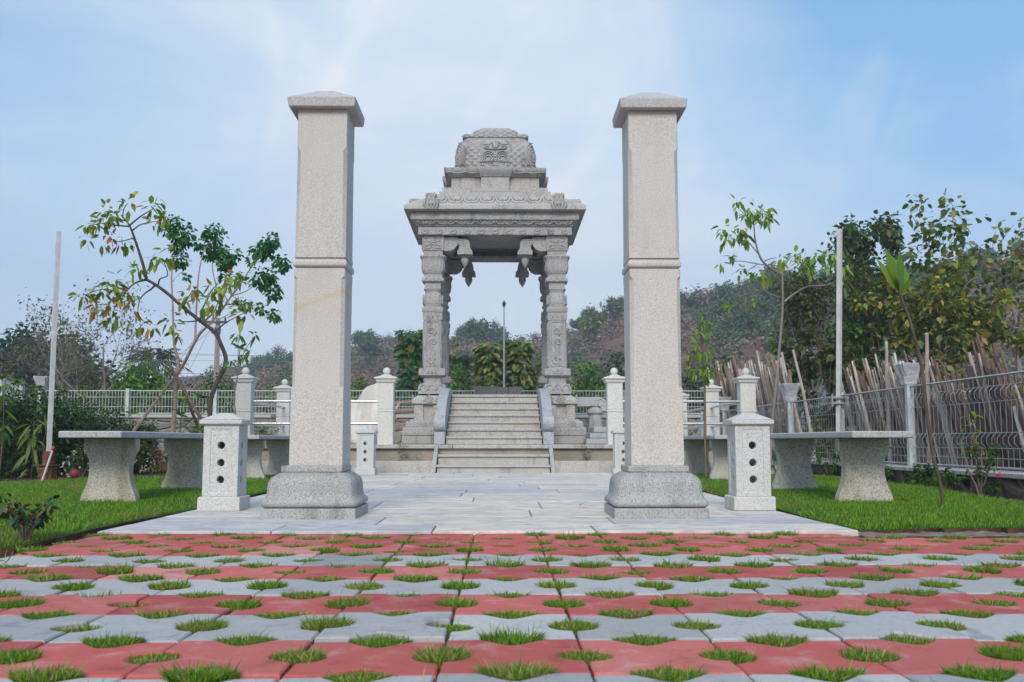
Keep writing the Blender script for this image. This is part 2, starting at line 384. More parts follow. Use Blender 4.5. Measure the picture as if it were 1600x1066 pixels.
M['steel'] = plain('brushed_steel', (.60,.60,.60), .28, .9); M['rust'] = plain('rusty_steel', (.16,.06,.035), .85, 0, .2, .5, 20); M['dark'] = plain('dark_metal', (.05,.05,.055), .5)
M['cable'] = plain('grey_cable', (.22,.22,.23), .7); M['concrete'] = granite('coping_concrete', (.34,.335,.32), (.44,.43,.41), (.52,.51,.49), 40, None, 0, (.5,.48,.44), .6)
M['pole_conc'] = plain('pole_concrete', (.36,.31,.27), .85); M['red'] = plain('red_paint', (.6,.03,.02), .4)
M['tarp'] = plain('pale_canvas', (.62,.57,.52), .85, 0, .2, .1, 3)
g = Nd('cloudy_plastic_wrap'); k = g.mix(g.mr(g.noise(g.coord(), 25, 5, .6), .4, .7), (.72,.74,.79), (.88,.89,.93)); g.fin(k, .28, .5); g.b.inputs['Alpha'].default_value = .55; g.bump(g.noise(g.coord(), 18, 4, .6), .6, .03); M['plastic'] = g.m
# rubble stone walling
def rubble(name, cols, mortar, sc):
    g = Nd(name); c = g.coord(False); nv = g.n('ShaderNodeTexNoise'); g.l(c, nv.inputs['Vector']); nv.inputs['Scale'].default_value = 3.0
    cm = g.mix(.08, c, nv.outputs['Color'])
    v = g.n('ShaderNodeTexVoronoi'); g.l(cm, v.inputs['Vector']); v.inputs['Scale'].default_value = sc
    e = g.n('ShaderNodeTexVoronoi', feature='DISTANCE_TO_EDGE'); g.l(cm, e.inputs['Vector']); e.inputs['Scale'].default_value = sc
    sp = g.n('ShaderNodeSeparateColor'); g.l(v.outputs['Color'], sp.inputs[0])
    k = g.ramp(sp.outputs[0], [(0, cols[0]), (.5, cols[1]), (1, cols[2])])
    k = g.mix(g.mul(g.mr(g.noise(c, 14, 6, .7), .4, .75), .5), k, tuple(x*.5 for x in cols[0]))
    k = g.mix(g.mr(e.outputs['Distance'], .03, .09), mortar, k)
    g.bump(g.mr(e.outputs['Distance'], 0, .16), .9, .05); return g.fin(k, .9, .15)
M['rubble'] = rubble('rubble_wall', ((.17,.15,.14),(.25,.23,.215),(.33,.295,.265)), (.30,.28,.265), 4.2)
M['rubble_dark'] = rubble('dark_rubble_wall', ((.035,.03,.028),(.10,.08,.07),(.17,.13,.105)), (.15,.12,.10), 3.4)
# ================================================================== SETTING
# ground sheet to the horizon, rising into the hill behind
def struct(o): o['kind'] = 'structure'; return o
mb = MB(); mb.add([(-900,-60,-.09),(900,-60,-.09),(900,1500,-.09),(-900,1500,-.09)], [(0,1,2,3)])
struct(obj('ground', mb, M['earth'], smooth=0))
# red soil beds round the lawns
def sheet(name, poly, z, mat, sub=0):
    mb = MB(); mb.add([(x, y, z) for x, y in poly], [tuple(range(len(poly)))])
    return struct(obj(name, mb, mat, smooth=0))
def bumpy(name, x0, x1, y0, y1, z, amp, step, mat, mask=None):
    nx, ny = int((x1-x0)/step)+1, int((y1-y0)/step)+1
    X, Y = np.meshgrid(np.linspace(x0,x1,nx), np.linspace(y0,y1,ny))
    Z = z + amp*(np.sin(X*5.1+Y*2.3)*.4+np.sin(X*11.7-Y*9.1)*.3+np.sin(X*27+Y*31)*.3) + rng.normal(0, amp*.25, X.shape)
    mb = MB(); F = []
    for j in range(ny-1):
        for i in range(nx-1):
            if mask is None or mask((X[j,i]+X[j,i+1])/2, (Y[j,i]+Y[j+1,i])/2): F.append((j*nx+i, j*nx+i+1, (j+1)*nx+i+1, (j+1)*nx+i))
    mb.add(list(zip(X.ravel(), Y.ravel(), Z.ravel())), F)
    return struct(obj(name, mb, mat, smooth=60, fix=False))
bumpy('soil_bed', -13.5, -1.95, 2.6, 23.8, -.028, .018, .09, M['soil'])
bumpy('soil_bed', 1.98, 4.75, 5.0, 23.8, -.028, .018, .09, M['soil'])
bumpy('dirt_verge', 1.86, 9.0, 4.5, 5.25, -.014, .008, .05, M['dust'])
# lawns: gently mounded turf with a real edge
def lawn_outline_left(x, y):
    if x > -1.99 or y > 13.6: return False
    back = 11.3 + (x+5)*1.15 + .25*math.sin(x*2.3) if x < -2.6 else 13.6
    front = 4.75 + .25*math.sin(x*1.7+1) - .35*min(1, max(0, (x+3.2)/1.2))
    return front < y < min(back, 13.6)
def lawn_outline_right(x, y):
    if x < 1.9 or y > 13.6: return False
    front = 5.12 + .05*math.sin(x*6) + .02*math.sin(x*17)
    right = min(4.2, 3.85 + (y-7)*.12) + .05*math.sin(y*2.1)
    return y > front and x < (right if y > 6 else 9) and (x < right or y < 6.2)
def lawn_h(x, y): return .008 + .012*np.sin(x*1.9+y*.8)*np.sin(y*1.3-x)
def lawn(name, f, x0, x1):
    s = .06; nx, ny = int((x1-x0)/s)+1, int((13.8-4.0)/s)+1
    xs, ys = np.linspace(x0,x1,nx), np.linspace(4.0,13.8,ny)
    mb = MB(); idx = {}
    for j in range(ny-1):
        for i in range(nx-1):
            if f((xs[i]+xs[i+1])/2, (ys[j]+ys[j+1])/2):
                q = []
                for a, b in ((i,j),(i+1,j),(i+1,j+1),(i,j+1)):
                    if (a,b) not in idx: idx[(a,b)] = len(mb.v); mb.v.append((xs[a], ys[b], float(lawn_h(xs[a], ys[b]))))
                    q.append(idx[(a,b)])
                mb.f.append(tuple(q))
    # skirt down into the soil along the edge
    from collections import Counter
    cnt = Counter(); 
    for q in mb.f:
        for k in range(4): cnt[frozenset((q[k], q[(k+1)%4]))] += 1
    for q in list(mb.f):
        for k in range(4):
            a, b = q[k], q[(k+1)%4]
            if cnt[frozenset((a,b))] == 1:
                o = len(mb.v); mb.v += [(mb.v[a][0], mb.v[a][1], -.07), (mb.v[b][0], mb.v[b][1], -.07)]
                mb.f.append((b, a, o, o+1))
    o = struct(obj(name, mb, M['lawn'], smooth=50)); o.data.materials.append(M['soil'])
    for p in o.data.polygons:
        if abs(p.normal.z) < .4: p.material_index = 1
    return o
lawn('lawn_turf', lawn_outline_left, -7.4, -1.9); lawn('lawn_turf', lawn_outline_right, 1.9, 6.0)
def grass_cover(name, f, x0, x1, n, label):
    B = Big(); x = rng.uniform(x0, x1, n); y = 4.0 + (13.7-4.0)*rng.beta(1.0, 1.55, n)
    ok = np.array([f(a, b) for a, b in zip(x, y)]); x, y = x[ok], y[ok]; n = len(x)
    patch = .5+.5*np.sin(x*2.1+np.sin(y*1.3)*2)*np.sin(y*1.7+np.sin(x*2.6))
    tuft = .5+.5*np.sin(x*9+np.sin(y*7)*1.5)*np.sin(y*8.3+x*3)
    ln = (.018+.020*rng.random(n))*(.75+.5*tuft)
    D = rng.normal(0, .38, (n,3)); D[:,2] = 0
    for dx, dy in ((.035,0),(-.035,0),(0,.035),(0,-.035)):      # shaggy lip hanging over the turf edge
        ed = ~np.array([f(a, b) for a, b in zip(x+dx, y+dy)]); D[ed] += np.array([dx, dy, 0])*26; D[ed, 2] -= .35; ln[ed] *= 1.35
    c = pal(n, [(.10,.25,.014),(.145,.33,.018),(.065,.18,.011),(.21,.36,.03)], .18)
    dry = rng.random(n) < (.06+.42*np.clip((patch-.52)*2.6, 0, 1)); c[dry] = pal(int(dry.sum()), [(.24,.22,.05),(.30,.21,.08),(.16,.2,.03)], .2)
    B.blades(np.stack([x, y, lawn_h(x,y)-.004], 1), D, ln, .0028+.0022*(y/9), c)
    o = B.build(name, M['grass']); tag(o, label, 'grass', kind='stuff')
grass_cover('lawn_grass', lawn_outline_left, -7.2, -1.95, 165000, 'short green lawn grass left of the paved court')
grass_cover('lawn_grass', lawn_outline_right, 1.9, 6.0, 130000, 'short green lawn grass right of the paved court')

# paved court of cleft stone slabs
PX0, PX1, PY0, PY1 = -1.885, 1.855, 4.905, 14.06
def slabs():
    V, F, C = [], [], []
    y = PY0; row = 0
    while y < PY1 - .05:
        h = .56 + .25*random.random(); 
        if row == 0: h = .40
        y2 = min(PY1, y + h); x = PX0; k = 0
        while x < PX1 - .05:
            wd = .75 + .65*random.random(); x2 = min(PX1, x + wd)
            if PX1 - x2 < .3: x2 = PX1
            gp = .004; z = .012 + random.uniform(-.002, .002); t = random.random(); t2, t3 = random.random(), random.random()
            o = len(V); e = .004
            for (a, b, zz) in ((x+gp,y+gp,-.05),(x2-gp,y+gp,-.05),(x2-gp,y2-gp,-.05),(x+gp,y2-gp,-.05),
                               (x+gp,y+gp,z-e),(x2-gp,y+gp,z-e),(x2-gp,y2-gp,z-e),(x+gp,y2-gp,z-e),
                               (x+gp+e,y+gp+e,z),(x2-gp-e,y+gp+e,z),(x2-gp-e,y2-gp-e,z),(x+gp+e,y2-gp-e,z)):
                V.append((a,b,zz)); C.append((t, t2, t3))
            for r in (0, 4):
                for i in range(4): F.append((o+r+i, o+r+(i+1)%4, o+r+4+(i+1)%4, o+r+4+i))
            F.append((o+8,o+9,o+10,o+11)); x = x2; k += 1
        y = y2; row += 1
    return V, F, C
def colmesh(name, V, F, C, mat, smooth=0):
    me = bpy.data.meshes.new(name); me.from_pydata(V, [], F); fix_normals(me)
    ca = me.color_attributes.new('Col', 'FLOAT_COLOR', 'POINT'); ca.data.foreach_set('color', np.concatenate([np.array(C), np.ones((len(C),1))], 1).astype(np.float32).ravel())
    me.materials.append(mat); finish(me, smooth)
    o = bpy.data.objects.new(name, me); col.objects.link(o); return o
struct(colmesh('paving', *slabs(), M['paving']))
mb = MB(); mb.box(PX0-.01, PX1+.01, PY0+.01, PY1, -.085, -.0); struct(obj('paving_bed', mb, M['dust'], smooth=0))
mb = MB(); mb.box(-1.935, 6.5, -.6, 4.9, -.085, -.014); struct(obj('paver_bed', mb, M['soil'], smooth=0))

# grass pavers: rows of red and grey castings with round and lens-shaped openings
PW, PH, RY0 = .302, .339, 4.0
PXO = -.04
def paver_outline():
    g = .0028; a, b = PW/2-g, PH/2-g; rc = .059; nw, nd = .068, .064
    notch = [(-nw,0),(-nw*.7,nd*.36),(-nw*.34,nd*.78),(-nw*.12,nd*.97),(nw*.12,nd*.97),(nw*.34,nd*.78),(nw*.7,nd*.36),(nw,0)]
    p = [(-a,-b)] + [(x, -b+d) for x, d in notch] + [(a,-b)]
    arc = [(a+g - rc*math.cos(t), rc*math.sin(t)) for t in np.linspace(-1.5, 1.5, 11)]
    p += arc + [(a,b)] + [(-x, b-d) for x, d in notch] + [(-a,b)] + [(-x,-y) for x, y in arc]
    return p
OUTL = paver_outline()
def inset(poly, e):
    n = len(poly); r = []
    for i in range(n):
        p0, p1, p2 = [Vector(poly[(i+k) % n]) for k in (-1, 0, 1)]
        n1 = Vector((-(p1-p0).y, (p1-p0).x)).normalized(); n2 = Vector((-(p2-p1).y, (p2-p1).x)).normalized()
        m = n1 + n2; m = m.normalized() if m.length > 1e-6 else n1
        r.append(p1 + m*e/max(.5, m.dot(n1)))
    return r
V, F, C = [], [], []; HOLES = []
INS = inset(OUTL, .0035)
for r in range(-3, 9):      # row r spans Y from RY0-(r+1)*PH to RY0-r*PH
    cy = RY0 - (r+.5)*PH
    red = (r < 0) or (r % 2 == 1)
    for c in range(-7, 21):
        cx_ = PXO + (c+.5)*PW
        if cx_ - PW/2 < -1.96 or cx_ > 6.3: continue
        if r == -3 and cx_ > 1.9: continue
        base = np.array((.45,.100,.088)) if red else np.array((.41,.405,.40))
        tone = base*(1+max(-.18, min(.2, random.gauss(0, .10)))); tone = np.clip(tone + (np.array((.09,.07,.06))*max(0, random.gauss(0,.7)) if red else np.array((.05,.045,.035))*max(-.9, min(1.3, random.gauss(0,.8)))), .02, .9)
        tz = random.gauss(0, .0022); tx, ty = random.gauss(0, .006), random.gauss(0, .006); jx, jy, ja = random.gauss(0,.0012), random.gauss(0,.0012), random.gauss(0,.006)
        o = len(V); n = len(OUTL); ca, sa = math.cos(ja), math.sin(ja)
        for pts, z in ((OUTL, -.06), (OUTL, -.004), (INS, 0.0)):
            for (x, y) in pts:
                X, Y = cx_+jx+x*ca-y*sa, cy+jy+x*sa+y*ca
                V.append((X, Y, z + tz + x*tx + y*ty)); C.append(tone)
        for q in (0, n):
            for i in range(n): F.append((o+q+i, o+q+(i+1)%n, o+q+n+(i+1)%n, o+q+n+i))
        F.append(tuple(o+2*n+i for i in range(n)))
        HOLES.append((cx_-PW/2, cy, 0)); HOLES.append((cx_, cy-PH/2, 1))
        if r == -2 and cx_ > 1.9: HOLES.append((cx_, cy+PH/2, 1))
struct(colmesh('grass_paving', V, F, C, M['paver'], 30))
B = Big(); P_, D_, L_, W_, C_ = [], [], [], [], []
for hx, hy, kind in HOLES:
    if hy < 1.5 or abs(hx) > 2.4+ (hy*.2) : continue
    d = max(hy, 1.8); k = random.random(); dens = max(.10, min(1.25, random.gauss(1.0, .30))); dry = max(0, random.gauss(.12, .14)); hgt = max(.45, random.gauss(1, .22))
    n = int((1150 if hy < 2.8 else 700 if hy < 3.6 else 420)*dens)
    t = rng.uniform(0, 2*math.pi, n); rr = np.sqrt(rng.random(n))
    if kind == 0: x, y = hx+.055*rr*np.cos(t), hy+.058*rr*np.sin(t)
    else:
        u = rng.uniform(-1,1,n); x = hx+.064*u; y = hy + .060*(1-np.abs(u)**1.15)*rng.uniform(-1,1,n)
    ox, oy = random.gauss(0,.008), random.gauss(0,.008)
    P_.append(np.stack([x+ox*.3, y+oy*.3, np.full(n, -.016)], 1))
    dd = rng.normal(0, .34, (n,3)); dd[:,0] += (x-hx)*8; dd[:,1] += (y-hy)*8; dd[:,2] = 0; D_.append(dd)
    L_.append(hgt*(.013+.016*rng.random(n))*np.where(rng.random(n) < .04, 1.6, 1)); W_.append(np.full(n, .0036 if hy < 3 else .005))
    c = pal(n, [(.10,.22,.015),(.15,.31,.025),(.07,.16,.012),(.21,.33,.035)], .2); q = rng.random(n) < dry+.08; c[q] = pal(int(q.sum()), [(.36,.30,.10),(.42,.33,.16),(.24,.22,.06)], .2); C_.append(c)
for k in range(26):      # straw and long runners lying across the pavers
    hx, hy, _ = random.choice(HOLES)
    if hy < 1.7 or abs(hx) > 2: continue
    n = 3; P_.append(np.stack([rng.normal(hx,.05,n), rng.normal(hy,.05,n), np.full(n,.0)],1)); D_.append(np.concatenate([rng.normal(0,1.6,(n,2)), np.zeros((n,1))],1)); L_.append(rng.uniform(.03,.07,n)); W_.append(np.full(n,.003)); C_.append(pal(n, [(.45,.36,.18),(.35,.30,.10)], .15))
B.blades(np.concatenate(P_), np.concatenate(D_), np.concatenate(L_), np.concatenate(W_), np.concatenate(C_))
tag(B.build('paver_grass', M['grass']), 'tufts of green grass growing in the openings of the red and grey pavers', 'grass', kind='stuff')

# ================================================================== GATE PILLARS
def pillar(cx, label):
    cy = 5.96; yf = cy - .273
    z = lambda py, y=yf: zat(py, y)
    e = empty('gate_pillar', (cx, cy, .012), label, 'pillar')
    m = MB(); z0, zb = .0, z(793.5)
    m.sq(cx, cy, [(z0, .272), (zb-.004, .272)]); obj('footing', m, M['base'], e, bevel=.008)
    m = MB(); ztop = z(738.4, 5.75)
    pr = [(0, .260), (.010, .271), (.03, .274), (.044, .268), (.058, .254), (.08, .247), (.11, .2445), (.14, .2435), (.168, .239), (.19, .229), (.206, .214), (.22, .195), (.23, .176)]
    sc = (ztop - zb)/.23
    m.sq(cx, cy, [(zb + a*sc, h, None, .022) for a, h in pr]); obj('moulded_base', m, M['base'], e, smooth=50)
    zs = z(728, 5.78)
    m = MB(); m.sq(cx, cy, [(ztop, .178), (zs, .178)]); obj('collar_block', m, M['base'], e, bevel=.007)
    H = .152; yp = cy - H; bx = cx; cx = cx + (.018 if cx < 0 else 0)
    zz = lambda py: zat(py, yp)
    g1, g2, g3, g4 = zz(420), zz(418), zz(405), zz(403)
    m = MB(); m.sq(cx, cy, [(zs, H+.004, None, .003), (zz(610), H+.002, None, .003), (zz(604), H, None, .022), (zz(436), H, None, .022), (zz(431), H, None, .004), (g1, H, None, .004)])
    m.sq(cx, cy, [(g1, H-.012), (g2, H-.012)])
    obj('lower_shaft', m, M['shaft'], e, smooth=30, bevel=.003)
    m = MB(); hh = (g3-g2); m.sq(cx, cy, [(g2, H-.006), (g2+hh*.1, H+.002), (g2+hh*.3, H+.007), (g2+hh*.7, H+.007), (g2+hh*.9, H+.002), (g3, H-.006)])
    obj('ring_moulding', m, M['shaft'], e, smooth=60)
    ct = zat(167.5, cy-.2)
    m = MB(); m.sq(cx, cy, [(g3, H-.012), (g4, H-.012)])
    m.sq(cx, cy, [(g4, H, None, .004), (zz(399), H, None, .004), (zz(393), H, None, .022), (zz(236), H-.002, None, .022), (zz(230), H-.002, None, .004), (ct, H-.003, None, .004)])
    obj('upper_shaft', m, M['shaft'], e, smooth=30, bevel=.003)
    m = MB(); cf = zat(152, cy-.205); hc = .205
    m.sq(cx, cy, [(ct, hc-.012), (ct+.006, hc-.006), (cf, hc)]); obj('cap_slab', m, M['cap'], e, bevel=.004)
    m = MB(); pk = cf + .078; m.sq(cx, cy, [(cf, hc-.003), (cf+.088, hc*.27), (cf+.091, .02)]); obj('cap_pyramid', m, M['cap'], e, smooth=20, bevel=.004)
    return e
pillar(-1.008, 'tall square granite gate pillar left of the court, with a faint ochre vein across its shaft')
pillar(1.010, 'tall square granite gate pillar right of the court, beside the right near lamp bollard')

# ================================================================== LAMP BOLLARDS
def cutters(cx, cy, zs, r):
    m = MB()
    for zc in zs:
        for ax in 'xy':
            rs = []
            for t in (-.3, .3):
                rs.append([((cx+t), cy+r*math.cos(a), zc+r*math.sin(a)) if ax == 'x' else (cx+r*math.cos(a), cy+t, zc+r*math.sin(a)) for a in [2*math.pi*i/24 for i in range(24)]])
            m.rings(rs)
    return m
def boolean(o, cutmb_list):
    tmp = []
    for cm in cutmb_list:
        c = obj('cut', cm, M['bollard'], base=(0,0,0), smooth=0); tmp.append(c)
        b = o.modifiers.new('bool', 'BOOLEAN'); b.operation = 'DIFFERENCE'; b.object = c; b.solver = 'EXACT'
    bpy.context.view_layer.update()
    dg = bpy.context.evaluated_depsgraph_get()
    me = bpy.data.meshes.new_from_object(o.evaluated_get(dg)); o.modifiers.clear(); o.data = me
    for c in tmp: bpy.data.objects.remove(c)
    finish(me, 30)
def bollard(cx, cy, label):
    e = empty('lamp_bollard', (cx, cy, .012), label, 'bollard lamp', 'granite lamp bollards along the court edge')
    b0, b1 = .012, .10
    m = MB(); m.sq(cx, cy, [(b0, .134), (b1-.006, .134), (b1, .126)]); obj('plinth', m, M['bollard'], e, bevel=.005)
    m = MB(); m.sq(cx, cy, [(b1, .112), (.555, .112)])
    o = obj('body', m, M['bollard'], e, bevel=0)
    zs = (.208, .315, .425)
    cl = []
    for ax in 'xy':
        for zc in zs:
            c = MB(); c.rings([[((cx+t), cy+.024*math.cos(a), zc+.024*math.sin(a)) if ax == 'x' else (cx+.024*math.cos(a), cy+t, zc+.024*math.sin(a)) for a in [2*math.pi*i/28 for i in range(28)]] for t in (-.3, .3)]); cl.append(c)
    core = MB(); core.box(cx-.06, cx+.06, cy-.06, cy+.06, .15, .5); cl.append(core)
    pan = MB()
    for s in (-1, 1):
        pan.box(cx-.066, cx+.066, cy+s*.112-.006, cy+s*.112+.006, .125, .53)
        pan.box(cx+s*.112-.006, cx+s*.112+.006, cy-.066, cy+.066, .125, .53)
    cl.append(pan)
    boolean(o, cl)
    bv = o.modifiers.new('bevel', 'BEVEL'); bv.width = .004; bv.segments = 2; bv.limit_method = 'ANGLE'; bv.angle_limit = R(60)
    m = MB(); m.sq(cx, cy, [(.556, .122), (.562, .136), (.588, .136)]); obj('cap_slab', m, M['bollard'], e, bevel=.005)
    m = MB(); m.sq(cx, cy, [(.589, .132), (.625, .055), (.634, .02)]); obj('cap_pyramid', m, M['bollard'], e, smooth=20, bevel=.006)
    return e
b0 = bollard(-1.695, 6.46, 'granite lamp bollard in front, left of the left gate pillar, three round holes')
b1 = dup(b0, (1.71, 6.46, .012), label='granite lamp bollard in front, right of the right gate pillar')
for o in b1.children: pass
dup(b0, (-1.685, 13.2, .012), label='far granite lamp bollard left of the steps, seen beyond the left gate pillar')
dup(b0, (1.72, 13.2, .012), label='far granite lamp bollard right of the steps, half hidden by the right gate pillar')

# ================================================================== BENCHES
def bench(cx, y0, y1, ys, label):
    e = empty('stone_bench', (cx, (y0+y1)/2, .02), label, 'bench', 'granite benches on the lawns')
    m = MB(); m.box(cx-.222, cx+.222, y0, y1, .474, .524); obj('seat', m, M['bench_top'], e, bevel=.012, seg=3)
    half = [(.202,-.02),(.205,.02),(.20,.05),(.185,.085),(.166,.13),(.153,.18),(.147,.235),(.149,.29),(.158,.33),(.171,.36),(.186,.378),(.19,.40),(.19,.474)]
    for yc in ys:
        m = MB(); poly = [(cx+x, z) for x, z in half] + [(cx-x, z) for x, z in reversed(half)]
        m.prism(poly, 'y', yc-.045, yc+.045); obj('leg', m, M['bench'], e, smooth=40, bevel=.006)
    return e
be = bench(-2.80, 7.0, 9.75, (7.42, 9.15), 'near granite slab bench on the left lawn beside the left front bollard')
bb = dup(be, (2.80, 8.35, .02), label='near granite slab bench on the right lawn in front of the stick fence')
dup(be, (-2.86, 12.62, .02), label='farther granite slab bench on the left lawn, behind the bollard and gate pillar')
dup(be, (2.76, 12.62, .02), label='farther granite slab bench on the right lawn, behind the bollard and gate pillar')

# ================================================================== TERRACE
TX0, TX1, TY0, TY1, TZ = -4.15, 4.1, 14.52, 23.0, .405
e = empty('stone_terrace', (0, TY0, 0), 'raised stone terrace with beige front wall and pale coping, carrying the pavilion', 'terrace')
m = MB(); m.box(TX0, TX1, TY0+.06, TY1, -.05, TZ-.06); obj('retaining_wall', m, M['plaster'], e, smooth=0)
m = MB()
x = TX0
while x < TX1-.01:
    x2 = min(TX1, x + 1.0 + .5*random.random())
    if TX1-x2 < .4: x2 = TX1
    if not (x2 < -.8 or x > .8): pass
    m.box(x+.002, x2-.002, TY0, TY0+.5, TZ-.058, TZ+random.uniform(-.002,.001)); x = x2
obj('coping', m, M['step'], e, bevel=.006)
m = MB(); m.box(TX0, TX1, TY0+.505, TY1, TZ-.06, TZ-.004); obj('terrace_floor', m, M['step'], e, smooth=0)
for s in (-1, 1):
    m = MB(); xa, xb = sorted((s*.86, s*4.1)); m.box(xa, xb, 14.06, 14.20, -.05, .175); obj('kerb', m, M['step'], e, bevel=.006)
    m = MB(); m.box(xa, xb, 14.205, 14.57, -.05, .12); obj('soil_fill', m, M['soil'], e, smooth=0)
# lower flight
e = empty('lower_steps', (0, 14.0, .01), 'short flight of three granite steps from the court up to the terrace', 'steps')
for k, (ya, za, zb) in enumerate(((13.9, .01, .125), (14.2, .125, .265), )):
    m = MB(); m.box(-.79, .79, ya+.03, 14.56, za, zb-.036); obj('riser', m, M['step'], e, smooth=0)
    m = MB(); m.box(-.80, .80, ya, ya+.34, zb-.035, zb); obj('tread', m, M['step'], e, bevel=.006)
for s in (-1, 1):
    m = MB(); m.prism([(13.72, .012), (14.52, .012), (14.52, .40), (14.46, .40)], 'x', s*.805, s*.86); obj('side_slab', m, M['temple_light'], e, bevel=.004)
# upper flight with trunk-shaped balustrades
e = empty('upper_steps', (0, 15.5, TZ), 'flight of seven worn pale stone steps with scrolled balustrades up to the pavilion floor', 'steps')
ys = [15.5 + .32*k for k in range(8)]; pys = [693.5, 681.5, 669, 660, 647.5, 637.5, 628, 616.8]
zl = [TZ] + [zat(p, y) for p, y in zip(pys[1:], ys[:7])]
zl = [TZ + (zat(616.8, ys[6]) - TZ)*k/7 for k in range(8)]
for k in range(7):
    m = MB(); yb_ = 17.9 if k == 6 else ys[k+1]+.06; m.box(-.752, .752, ys[k]+.018, yb_, zl[k]-(.03 if k else 0), zl[k+1]-.036-.001*k); m.box(-.757, .757, ys[k]-.006, yb_, zl[k+1]-.035-.001*k, zl[k+1]-.001*k); obj('step', m, M['step' if k % 2 == 0 else 'temple_light'], e, bevel=.007, seg=2)
ZF = zl[7]
for s in (-1, 1):
    xa, xb = s*.765, s*.93
    m = MB(); m.box(min(xa,xb), max(xa,xb), 15.36, 15.62, TZ, .60); obj('balustrade_foot', m, M['balus'], e, bevel=.01)
    m = MB(); c = (15.52, .725); poly = [(c[0]+.14*math.cos(a), c[1]+.128*math.sin(a)) for a in np.linspace(-math.pi*.5, math.pi*1.5, 24, endpoint=False)]
    m.prism(poly, 'x', xa-s*.006, xb+s*.006)
    for q, rr in ((1,.10),(1,.06)): m.tube([(xb+s*.008, c[0]+rr*math.cos(a), c[1]+rr*.9*math.sin(a)) for a in np.linspace(0, 5.2, 18)], .011, 6)
    obj('balustrade_scroll', m, M['balus'], e, smooth=40, bevel=.012)
    top = [(15.58,.83),(15.85,1.0),(16.15,1.14),(16.5,1.25),(16.9,1.33),(17.3,1.375),(17.62,1.385)]
    poly = [(15.63, TZ)] + top + [(17.66,1.30),(17.66,TZ)]
    m = MB(); m.prism(poly, 'x', xa, xb); obj('balustrade', m, M['balus'], e, smooth=35, bevel=.016, seg=3)

# ================================================================== PAVILION
YC, XC = 19.1, 0.0
def hw(px_half, py):
    h = 1.0
    for _ in range(12): h = at(775+px_half, py, YC-h).x - at(775, py, YC-h).x
    return h
def tz_(py, h): return zat(py, YC-h)
T = empty('temple_pavilion', (XC, YC, TZ), 'carved grey stone temple pavilion with four pillars and domed top, on the terrace', 'pavilion')
def ring4(mb, fn):
    t = MB(); fn(t)
    for k in range(4): mb.merge(t, Matrix.Translation((XC, YC, 0)) @ Matrix.Rotation(k*math.pi/2, 4, 'Z'))
# plinth
h1, h2, h3, h4 = hw(145, 692), hw(139, 660), hw(126, 643), hw(129.5, 625)
za, zb, zc, zd = tz_(667.5, h1), tz_(655, h2), tz_(632.6, h3), tz_(618, h4)
m = MB(); m.sq(XC, YC, [(TZ, h1), (TZ+(za-TZ)*.48, h1)]); m.sq(XC, YC, [(TZ+(za-TZ)*.5, h1-.01), (za-.02, h1-.01), (za, h1-.03)]); obj('plinth_base', m, M['temple'], T, bevel=.014)
m = MB(); m.sq(XC, YC, [(za, h2), (za+(zb-za)*.55, h2), (zb-.03, h2-.03), (zb-.03, h2-.06), (zb, h2-.07)]); obj('plinth_moulding', m, M['temple'], T, bevel=.008)
m = MB(); m.sq(XC, YC, [(zb, h3-.05), (zc, h3-.05)])
def pil(t):
    for x in (-h3+.09, -h3+.42, -.95, .95, h3-.42, h3-.09): t.box(x-.075, x+.075, -h3, -h3+.08, zb, zc)
ring4(m, pil); obj('plinth_wall', m, M['temple_light'], T, bevel=.004)
m = MB(); m.sq(XC, YC, [(zc, h3-.01), (zc+.02, h4), (zc+(zd-zc)*.55, h4), (zd-.02, h4-.07), (zd, h4-.09)])
def rosette(t, x, z, r, y, n=5):
    for k in range(n):
        a = 2*math.pi*k/n + .3
        t.tube([(x+r*.2*math.cos(a), y, z+r*.2*math.sin(a)), (x+r*.7*math.cos(a-.35), y-.008, z+r*.7*math.sin(a-.35)), (x+r*math.cos(a), y-.004, z+r*math.sin(a)), (x+r*.7*math.cos(a+.35), y-.008, z+r*.7*math.sin(a+.35)), (x+r*.2*math.cos(a), y, z+r*.2*math.sin(a))], .012, 5)
def corn(t):
    for x in (-h4+.3, -.98, .98, h4-.3): rosette(t, x, zc+.10, .085, -h4-.002, 6)
ring4(m, corn); obj('plinth_cornice', m, M['temple_light'], T, bevel=.008)
m = MB(); m.sq(XC, YC, [(zd, h4-.22), (ZF-.003 if ZF > zd+.02 else zd+.03, h4-.22)]); obj('pavilion_floor', m, M['temple'], T, bevel=.006)
zfl = max(ZF-.003, zd+.03)
